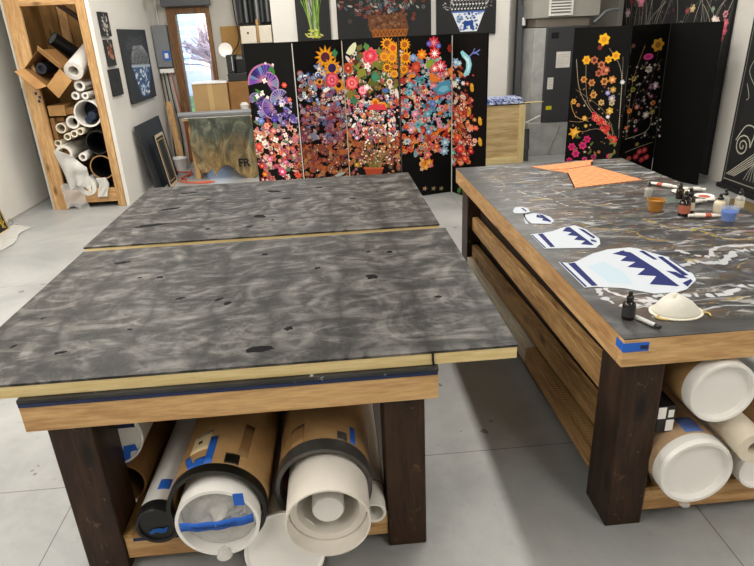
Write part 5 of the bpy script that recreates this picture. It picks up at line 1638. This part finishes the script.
pale = '#b4c6d2'
cutout('largest blue and white paper vase cut-out, nearest the dust mask', [
    ([(.895, 2.25), (.895, 1.98), (.94, 1.98), (1.03, 1.95), (1.11, 1.885), (1.19, 1.88), (1.24, 1.9), (1.32, 1.975), (1.34, 2.03), (1.345, 2.22), (1.31, 2.27), (1.28, 2.335), (1.25, 2.36), (1.15, 2.355), (1.07, 2.32), (.97, 2.245), (.93, 2.23)], VW),
    ([(.898, 2.245), (.898, 1.985), (.907, 1.985), (.907, 2.24)], VB),
    ([(.925, 2.225), (.925, 1.988), (.948, 1.988), (.955, 2.232)], VB),
    ([(.99, 2.18), (1.0, 2.0), (1.08, 1.98), (1.10, 2.1), (1.07, 2.22)], pale),
    ([(1.21, 2.33), (1.145, 2.30), (1.19, 2.255)], VB), ([(1.20, 2.27), (1.14, 2.215), (1.20, 2.185)], VB), ([(1.205, 2.20), (1.135, 2.145), (1.205, 2.11)], VB), ([(1.21, 2.13), (1.135, 2.06), (1.21, 2.03)], VB), ([(1.22, 2.06), (1.135, 1.965), (1.225, 1.93)], VB),
    ([(1.19, 2.33), (1.20, 2.08), (1.215, 1.93), (1.23, 1.93), (1.235, 2.1), (1.225, 2.30)], VB),
    ([(1.265, 2.31), (1.275, 2.20), (1.29, 2.2), (1.285, 2.31)], VB), ([(1.305, 2.23), (1.295, 2.02), (1.318, 2.02), (1.325, 2.23)], VB), ([(1.26, 2.08), (1.27, 2.0), (1.30, 1.99), (1.29, 2.06)], VB), ([(1.335, 2.2), (1.333, 2.05), (1.340, 2.05), (1.342, 2.2)], VB), ([(1.255, 1.955), (1.255, 1.92), (1.30, 1.965), (1.305, 1.985)], VB)])
cutout('medium blue and white paper vase cut-out beyond the largest one', [
    ([(.895, 2.62), (.895, 2.42), (1.0, 2.405), (1.09, 2.39), (1.11, 2.385), (1.15, 2.43), (1.175, 2.50), (1.17, 2.64), (1.145, 2.71), (1.08, 2.69), (1.01, 2.645), (.96, 2.63)], VW),
    ([(.897, 2.615), (.897, 2.425), (.904, 2.425), (.904, 2.612)], VB), ([(.93, 2.618), (.925, 2.43), (.945, 2.43), (.955, 2.622)], VB),
    ([(1.095, 2.69), (1.055, 2.635), (1.10, 2.60)], VB), ([(1.10, 2.62), (1.055, 2.575), (1.105, 2.54)], VB), ([(1.105, 2.56), (1.06, 2.505), (1.11, 2.475)], VB), ([(1.11, 2.49), (1.065, 2.44), (1.115, 2.415)], VB), ([(1.09, 2.685), (1.105, 2.42), (1.117, 2.43), (1.11, 2.69)], VB),
    ([(1.14, 2.66), (1.15, 2.5), (1.165, 2.52), (1.158, 2.64)], VB), ([(1.125, 2.47), (1.14, 2.45), (1.15, 2.47), (1.135, 2.50)], VB)])
cutout('small blue and white paper vase cut-out with a curved strip, third from the front', [
    ([(.965, 2.93), (.952, 2.85), (.955, 2.785), (1.04, 2.755), (1.075, 2.80), (1.08, 2.87), (1.055, 2.93), (1.02, 2.955)], VW),
    ([(1.03, 2.93), (1.01, 2.88), (1.045, 2.84)], VB), ([(1.04, 2.86), (1.02, 2.82), (1.05, 2.79)], VB), ([(1.035, 2.93), (1.045, 2.78), (1.06, 2.80), (1.055, 2.91)], VB)])
cutout('curved white paper strip beside the small vase cut-out', [
    ([(.975, 2.955), (.945, 2.88), (.925, 2.785), (.938, 2.78), (.945, 2.86), (.962, 2.945)], VW), ([(.955, 2.90), (.944, 2.84), (.949, 2.84), (.96, 2.90)], VB)])
cutout('smallest paper vase cut-out, farthest from the dust mask', [
    ([(.93, 3.02), (.925, 2.975), (.97, 2.965), (1.01, 2.98), (1.02, 3.04), (1.0, 3.085), (.96, 3.08)], VW), ([(.985, 3.06), (.99, 2.99), (1.0, 3.0), (.997, 3.06)], VB), ([(.94, 3.0), (.95, 2.99), (.96, 3.05), (.95, 3.05)], pale)])

m, nt, b = newmat('orange_print')
wv = nd(nt, 'ShaderNodeTexWave', wave_type='BANDS', bands_direction='DIAGONAL'); wv.inputs['Scale'].default_value = 14; wv.inputs['Distortion'].default_value = 3.5; wv.inputs['Detail'].default_value = 3
nt.links.new(coords(nt, (1, 1, 1)), wv.inputs['Vector'])
c = ramp(nt, wv.outputs['Fac'], [(.25, '#c96a2f'), (.6, '#e08a4a'), (.85, '#edb27c')])
nt.links.new(c, b.inputs['Base Color']); b.inputs['Roughness'].default_value = .7
mb = MB(); mb.prism([(1.42, 3.41), (1.88, 3.50), (1.755, 3.97), (1.56, 3.90), (1.525, 3.79)], (0, 0, TZ), (1, 0, 0), (0, 1, 0), (0, 0, 1), .002); o1 = mb
mb.prism([(1.36, 4.04), (1.525, 3.80), (1.56, 3.905), (1.76, 3.975), (1.84, 4.145)], (0, 0, TZ), (1, 0, 0), (0, 1, 0), (0, 0, 1), .002)
a = Art(mb, (0, 0, TZ + .002), (1, 0, 0), (0, 1, 0), (0, 0, 1), 1, base=1e-4)
a.stroke([(1.45, 3.93), (1.56, 3.905), (1.76, 3.975), (1.81, 4.09)], .012, '#3a1c0c'); a.stroke([(1.525, 3.80), (1.46, 3.56), (1.42, 3.415)], .008, '#3a1c0c')
tag(mb.build('paper_cutout', [m, PAINT]), 'orange patterned paper basket cut-out at the far end of the right worktable', 'cut-out')

# dust mask
mk_ = thing('dust_mask', 'white cup-shaped dust mask lying on the right worktable', 'mask', (1.10, 1.745, TZ))


def maskf(u, v):
    a = 2 * PI * u
    r_ = 1 - v
    bx_ = 1.108 + .078 * math.cos(a) * (r_ ** .75)
    by = 1.735 + .062 * math.sin(a) * (r_ ** .75) + .006 * v
    hz = .052 * (1 - r_ ** 2.2) * (1 - .15 * math.cos(2 * a)) + (.004 * math.sin(14 * u * PI) if v > .2 and v < .4 else 0) * .4
    return (bx_, by, TZ + .002 + hz)


mb = MB(); mb.grid(maskf, 40, 14); mb.build('shell', mk('mask_white', '#d6d3c8', .8, var=.05, bmp=.1, bscale=60), mk_, solid=.002)
mb = MB(); mb.rings([((1.108, 1.735, TZ), (.088, .070), V((1, 0, 0)), V((0, 1, 0))), ((1.108, 1.735, TZ + .003), (.088, .070), V((1, 0, 0)), V((0, 1, 0))), ((1.108, 1.735, TZ + .0035), (.076, .060), V((1, 0, 0)), V((0, 1, 0)))], 40, False, False); mb.build('rim', mk('mask_rim', '#dcd8c8', .8), mk_)
mb = MB(); mb.tube(curve_pts([(1.035, 1.71, TZ + .004), (1.02, 1.70, TZ + .004), (1.03, 1.685, TZ + .004), (1.05, 1.675, TZ + .004)], 6), .003, 6); mb.tube(curve_pts([(1.185, 1.71, TZ + .004), (1.20, 1.70, TZ + .004), (1.195, 1.68, TZ + .004)], 6), .003, 6); mb.build('strap', mk('strap_yellow', '#c8b060', .6), mk_)

# ink bottle and marker
t = thing('dropper_bottle', 'black ink dropper bottle next to the marker at the table corner', 'bottle', (0.932, 1.715, TZ), 'dropper bottles on the right worktable')
GLASSK = mk('dark_glass', '#120c08', .12, spec=.6)


def bottle_parts(t, x, y, r_, h, body, lab, cap):
    mb = MB(); mb.lathe((x, y, TZ), [(r_ * .92, 0), (r_, .004), (r_, h * .52), (r_ * .85, h * .60), (r_ * .45, h * .66), (r_ * .45, h * .70)], 24); mb.build('bottle_body', body, t)
    mb = MB(); mb.lathe((x, y, TZ + h * .70 + .0004), [(r_ * .55, 0), (r_ * .58, .002), (r_ * .55, h * .10), (r_ * .34, h * .13), (r_ * .30, h * .27), (r_ * .12, h * .30)], 20); mb.build('cap', cap, t)
    if lab:
        mb = MB(); mb.pipe((x, y, TZ + h * .12), (x, y, TZ + h * .45), r_ * 1.02, r_ * 1.002, 24); lb = mb.build('label_band', lab, t)


bottle_parts(t, .932, 1.715, .021, .098, GLASSK, mk('label_dark', '#2c2c2e', .5), BLACK)
t = thing('marker_pen', 'white marker pen with black cap beside the ink bottle', 'pen', (.965, 1.66, TZ))
mb = MB(); mb.cyl((.955, 1.706, TZ + .0075), (.985, 1.640, TZ + .0075), .007, n=16); mb.build('barrel', mk('pen_grey', '#c8cac8', .4), t)
mb = MB(); mb.cyl((.9855, 1.639, TZ + .0075), (.993, 1.622, TZ + .0075), .0074, .005, n=16); mb.build('pen_cap', BLACK, t)

# cups
OCUP = mk('orange_cup', '#a8742c', .25, trans=.15)
BCUP = mk('blue_paint', '#1f5fc0', .3)
m, nt, b = newmat('clear_cup'); b.inputs['Base Color'].default_value = (.5, .65, .95, 1); b.inputs['Alpha'].default_value = .2; b.inputs['Roughness'].default_value = .1
CLEAR = m
t = thing('paint_cup', 'ochre paint cup standing left of the dropper bottles', 'cup', (1.63, 2.87, TZ))
mb = MB(); mb.lathe((1.63, 2.87, TZ), [(.035, 0), (.042, .05), (.046, .052), (.046, .058), (.040, .058), (.033, .006)], 28); mb.build('cup', OCUP, t)
mb = MB(); mb.lathe((1.63, 2.87, TZ + .04), [(.001, 0), (.0375, 0), (.0375, .004), (.001, .005)], 24); mb.build('paint', mk('ochre_paint', '#c08a3a', .3), t)
t = thing('paint_cup', 'clear cup of bright blue paint at the right edge of the worktable', 'cup', (1.865, 2.63, TZ))
mb = MB(); mb.lathe((1.865, 2.63, TZ), [(.030, 0), (.040, .062), (.042, .064), (.039, .064), (.029, .003)], 28); mb.build('cup', CLEAR, t)
mb = MB(); mb.lathe((1.865, 2.63, TZ + .004), [(.028, 0), (.035, .042), (.001, .042)], 28); mb.build('paint', BCUP, t)
# bottles
AMBER = mk('amber_glass', '#1c0d06', .12, spec=.6); CLRB = mk('clear_bottle', '#bcbab2', .15, trans=.3); REDL = mk('label_rust', '#a8604a', .6); CRL = mk('label_cream', '#dcd0b8', .6)
for x, y, r_, h, body, lb, lab in ((1.715, 2.755, .027, .125, AMBER, REDL, 'dark bottle with rust label, front one of the dark pair'), (1.765, 2.80, .026, .125, AMBER, CRL, 'dark bottle with pale label, rear one of the dark pair'), (1.895, 2.755, .026, .10, CRL, CRL, 'cream labelled bottle with black dropper cap by the blue cup'),
                                   (1.63 + .09, 3.12, .020, .085, CLRB, None, 'small clear bottle with black cap behind the ochre cup'), (1.97, 2.83, .022, .10, CLRB, None, 'clear bottle with black cap behind the blue cup'), (2.03, 2.80, .022, .105, CLRB, CRL, 'clear bottle with pale label nearest the right table edge'), (1.86, 3.05, .020, .09, AMBER, None, 'small dark bottle beside the yellow palette')):
    t = thing('dropper_bottle', lab, 'bottle', (x, y, TZ), 'dropper bottles on the right worktable')
    bottle_parts(t, x, y, r_, h, body, lb, BLACK)


def ptube(x, y, ang, L, col, lab):
    t = thing('paint_tube', lab, 'paint tube', (x, y, TZ), 'paint tubes on the right worktable')
    d = V((math.cos(ang), math.sin(ang), 0)); s = V((-d.y, d.x, 0)); u = V((0, 0, 1)); p = V((x, y, TZ + .0135))
    mb = MB(); mb.rings([(p, (.018, .002), s, u), (p + d * L * .3, (.016, .009), s, u), (p + d * L * .78, (.0125, .0125), s, u), (p + d * L * .84, (.006, .006), s, u)], 16); mb.build('tube_body', mk('tube_' + lab[:9], col, .35), t)
    mb = MB(); mb.cyl(p + d * L * .845, p + d * L, .008, n=12); mb.build('cap', mk('cap_' + lab[:9], '#ece8e0', .4), t)
    mb = MB(); mb.rings([(p + d * L * .32, (.0162, .0097), s, u), (p + d * L * .5, (.0148, .0114), s, u)], 16, False, False); mb.build('label_band', mk('band_' + lab[:9], '#b8503a' if 'farthest' in lab or 'between' in lab else '#8f887c', .5), t)


ptube(1.86, 2.68, 2.95, .15, '#d8cfc4', 'white paint tube lying between the dark bottles and blue cup')
ptube(1.86, 3.38, -1.0, .17, '#e4e0d8', 'white paint tube lying farthest back on the table')
ptube(1.96, 3.22, -.6, .13, '#dedad2', 'white paint tube beside the red palette')
ptube(1.80, 2.93, .1, .15, '#e8e4dc', 'long white paint tube in front of the palettes')
ptube(1.96, 2.96, -.15, .11, '#e0dcd2', 'short white paint tube behind the cream bottle')
for x, y, c1, lab in ((1.94, 3.17, '#d8b83a', 'white palette dish smeared with yellow paint'), (2.0, 3.05, '#b8584a', 'white palette dish smeared with red paint')):
    t = thing('palette_dish', lab, 'palette', (x, y, TZ))
    mb = MB(); mb.lathe((x, y, TZ), [(.04, 0), (.052, .008), (.05, .009), (.04, .003), (.001, .003)], 24); mb.build('dish', WHITE, t)
    mb = MB(); mb.lathe((x, y, TZ + .0035), [(.001, 0), (.032, 0), (.026, .003), (.001, .004)], 12); mb.build('paint', mk('smear' + c1[1:], c1, .5), t)
mb = MB(); mb.prism([(1.74, 2.97), (1.86, 2.98), (1.86, 3.09), (1.75, 3.10)], (0, 0, TZ), (1, 0, 0), (0, 1, 0), (0, 0, 1), .0012); tag(mb.build('plastic_film', mk('film_green', '#5f6b66', .3)), 'grey-green plastic film sheet behind the dark bottles', 'film')

# ------------------------------------------------------------------ light
def area(name, x, y, w, h, e, col=(1, .95, .88), z=H - .06):
    l = bpy.data.lights.new(name, 'AREA'); l.shape = 'RECTANGLE'; l.size = w; l.size_y = h; l.energy = e; l.color = col
    o = bpy.data.objects.new(name, l); COL.objects.link(o); o.location = (x, y, z)
    return o


for x, y, e in ((1.75, -.6, 62), (1.75, 2.4, 40), (1.75, 5.2, 56), (2.3, 7.2, 42), (-2.3, -.6, 65), (-2.3, 2.4, 110), (-2.0, 5.2, 95), (-.6, 7.5, 48)):
    area('ceiling_lamp', x, y, .15, 2.2, e)
sun = bpy.data.lights.new('sun', 'SUN'); sun.energy = 4.5; sun.angle = R(.6)
so = bpy.data.objects.new('sun', sun); COL.objects.link(so); so.location = (0, 0, 30); so.rotation_euler = (R(50), 0, R(-20))
w = bpy.data.worlds.new('sky'); SC.world = w; w.use_nodes = True
nt = w.node_tree; bg = nt.nodes['Background']
sky = nd(nt, 'ShaderNodeTexSky', sky_type='NISHITA'); sky.sun_disc = False; sky.sun_elevation = R(35); sky.sun_rotation = R(180)
nt.links.new(sky.outputs[0], bg.inputs['Color']); bg.inputs['Strength'].default_value = .4

# ------------------------------------------------------------------ camera
cam = bpy.data.cameras.new('camera'); co = bpy.data.objects.new('camera', cam); COL.objects.link(co)
cam.sensor_fit = 'HORIZONTAL'; cam.sensor_width = 36; cam.lens = 36 * 600 / 754; cam.clip_start = .05; cam.clip_end = 300
p, r_, y_ = R(22.7), R(-2.7), R(-3.6)
fwd = V((-math.sin(y_) * math.cos(p), math.cos(y_) * math.cos(p), -math.sin(p)))
rt = V((math.cos(y_), math.sin(y_), 0)); up = rt.cross(fwd)
Rr = rt * math.cos(r_) + up * math.sin(r_); Uu = -rt * math.sin(r_) + up * math.cos(r_)
co.matrix_world = Matrix(((Rr.x, Uu.x, -fwd.x, 0), (Rr.y, Uu.y, -fwd.y, 0), (Rr.z, Uu.z, -fwd.z, 1.71), (0, 0, 0, 1)))
SC.camera = co
vs = SC.view_settings
vs.view_transform = 'Standard'; vs.look = 'None'; vs.exposure = 0; vs.gamma = 1; vs.use_curve_mapping = False
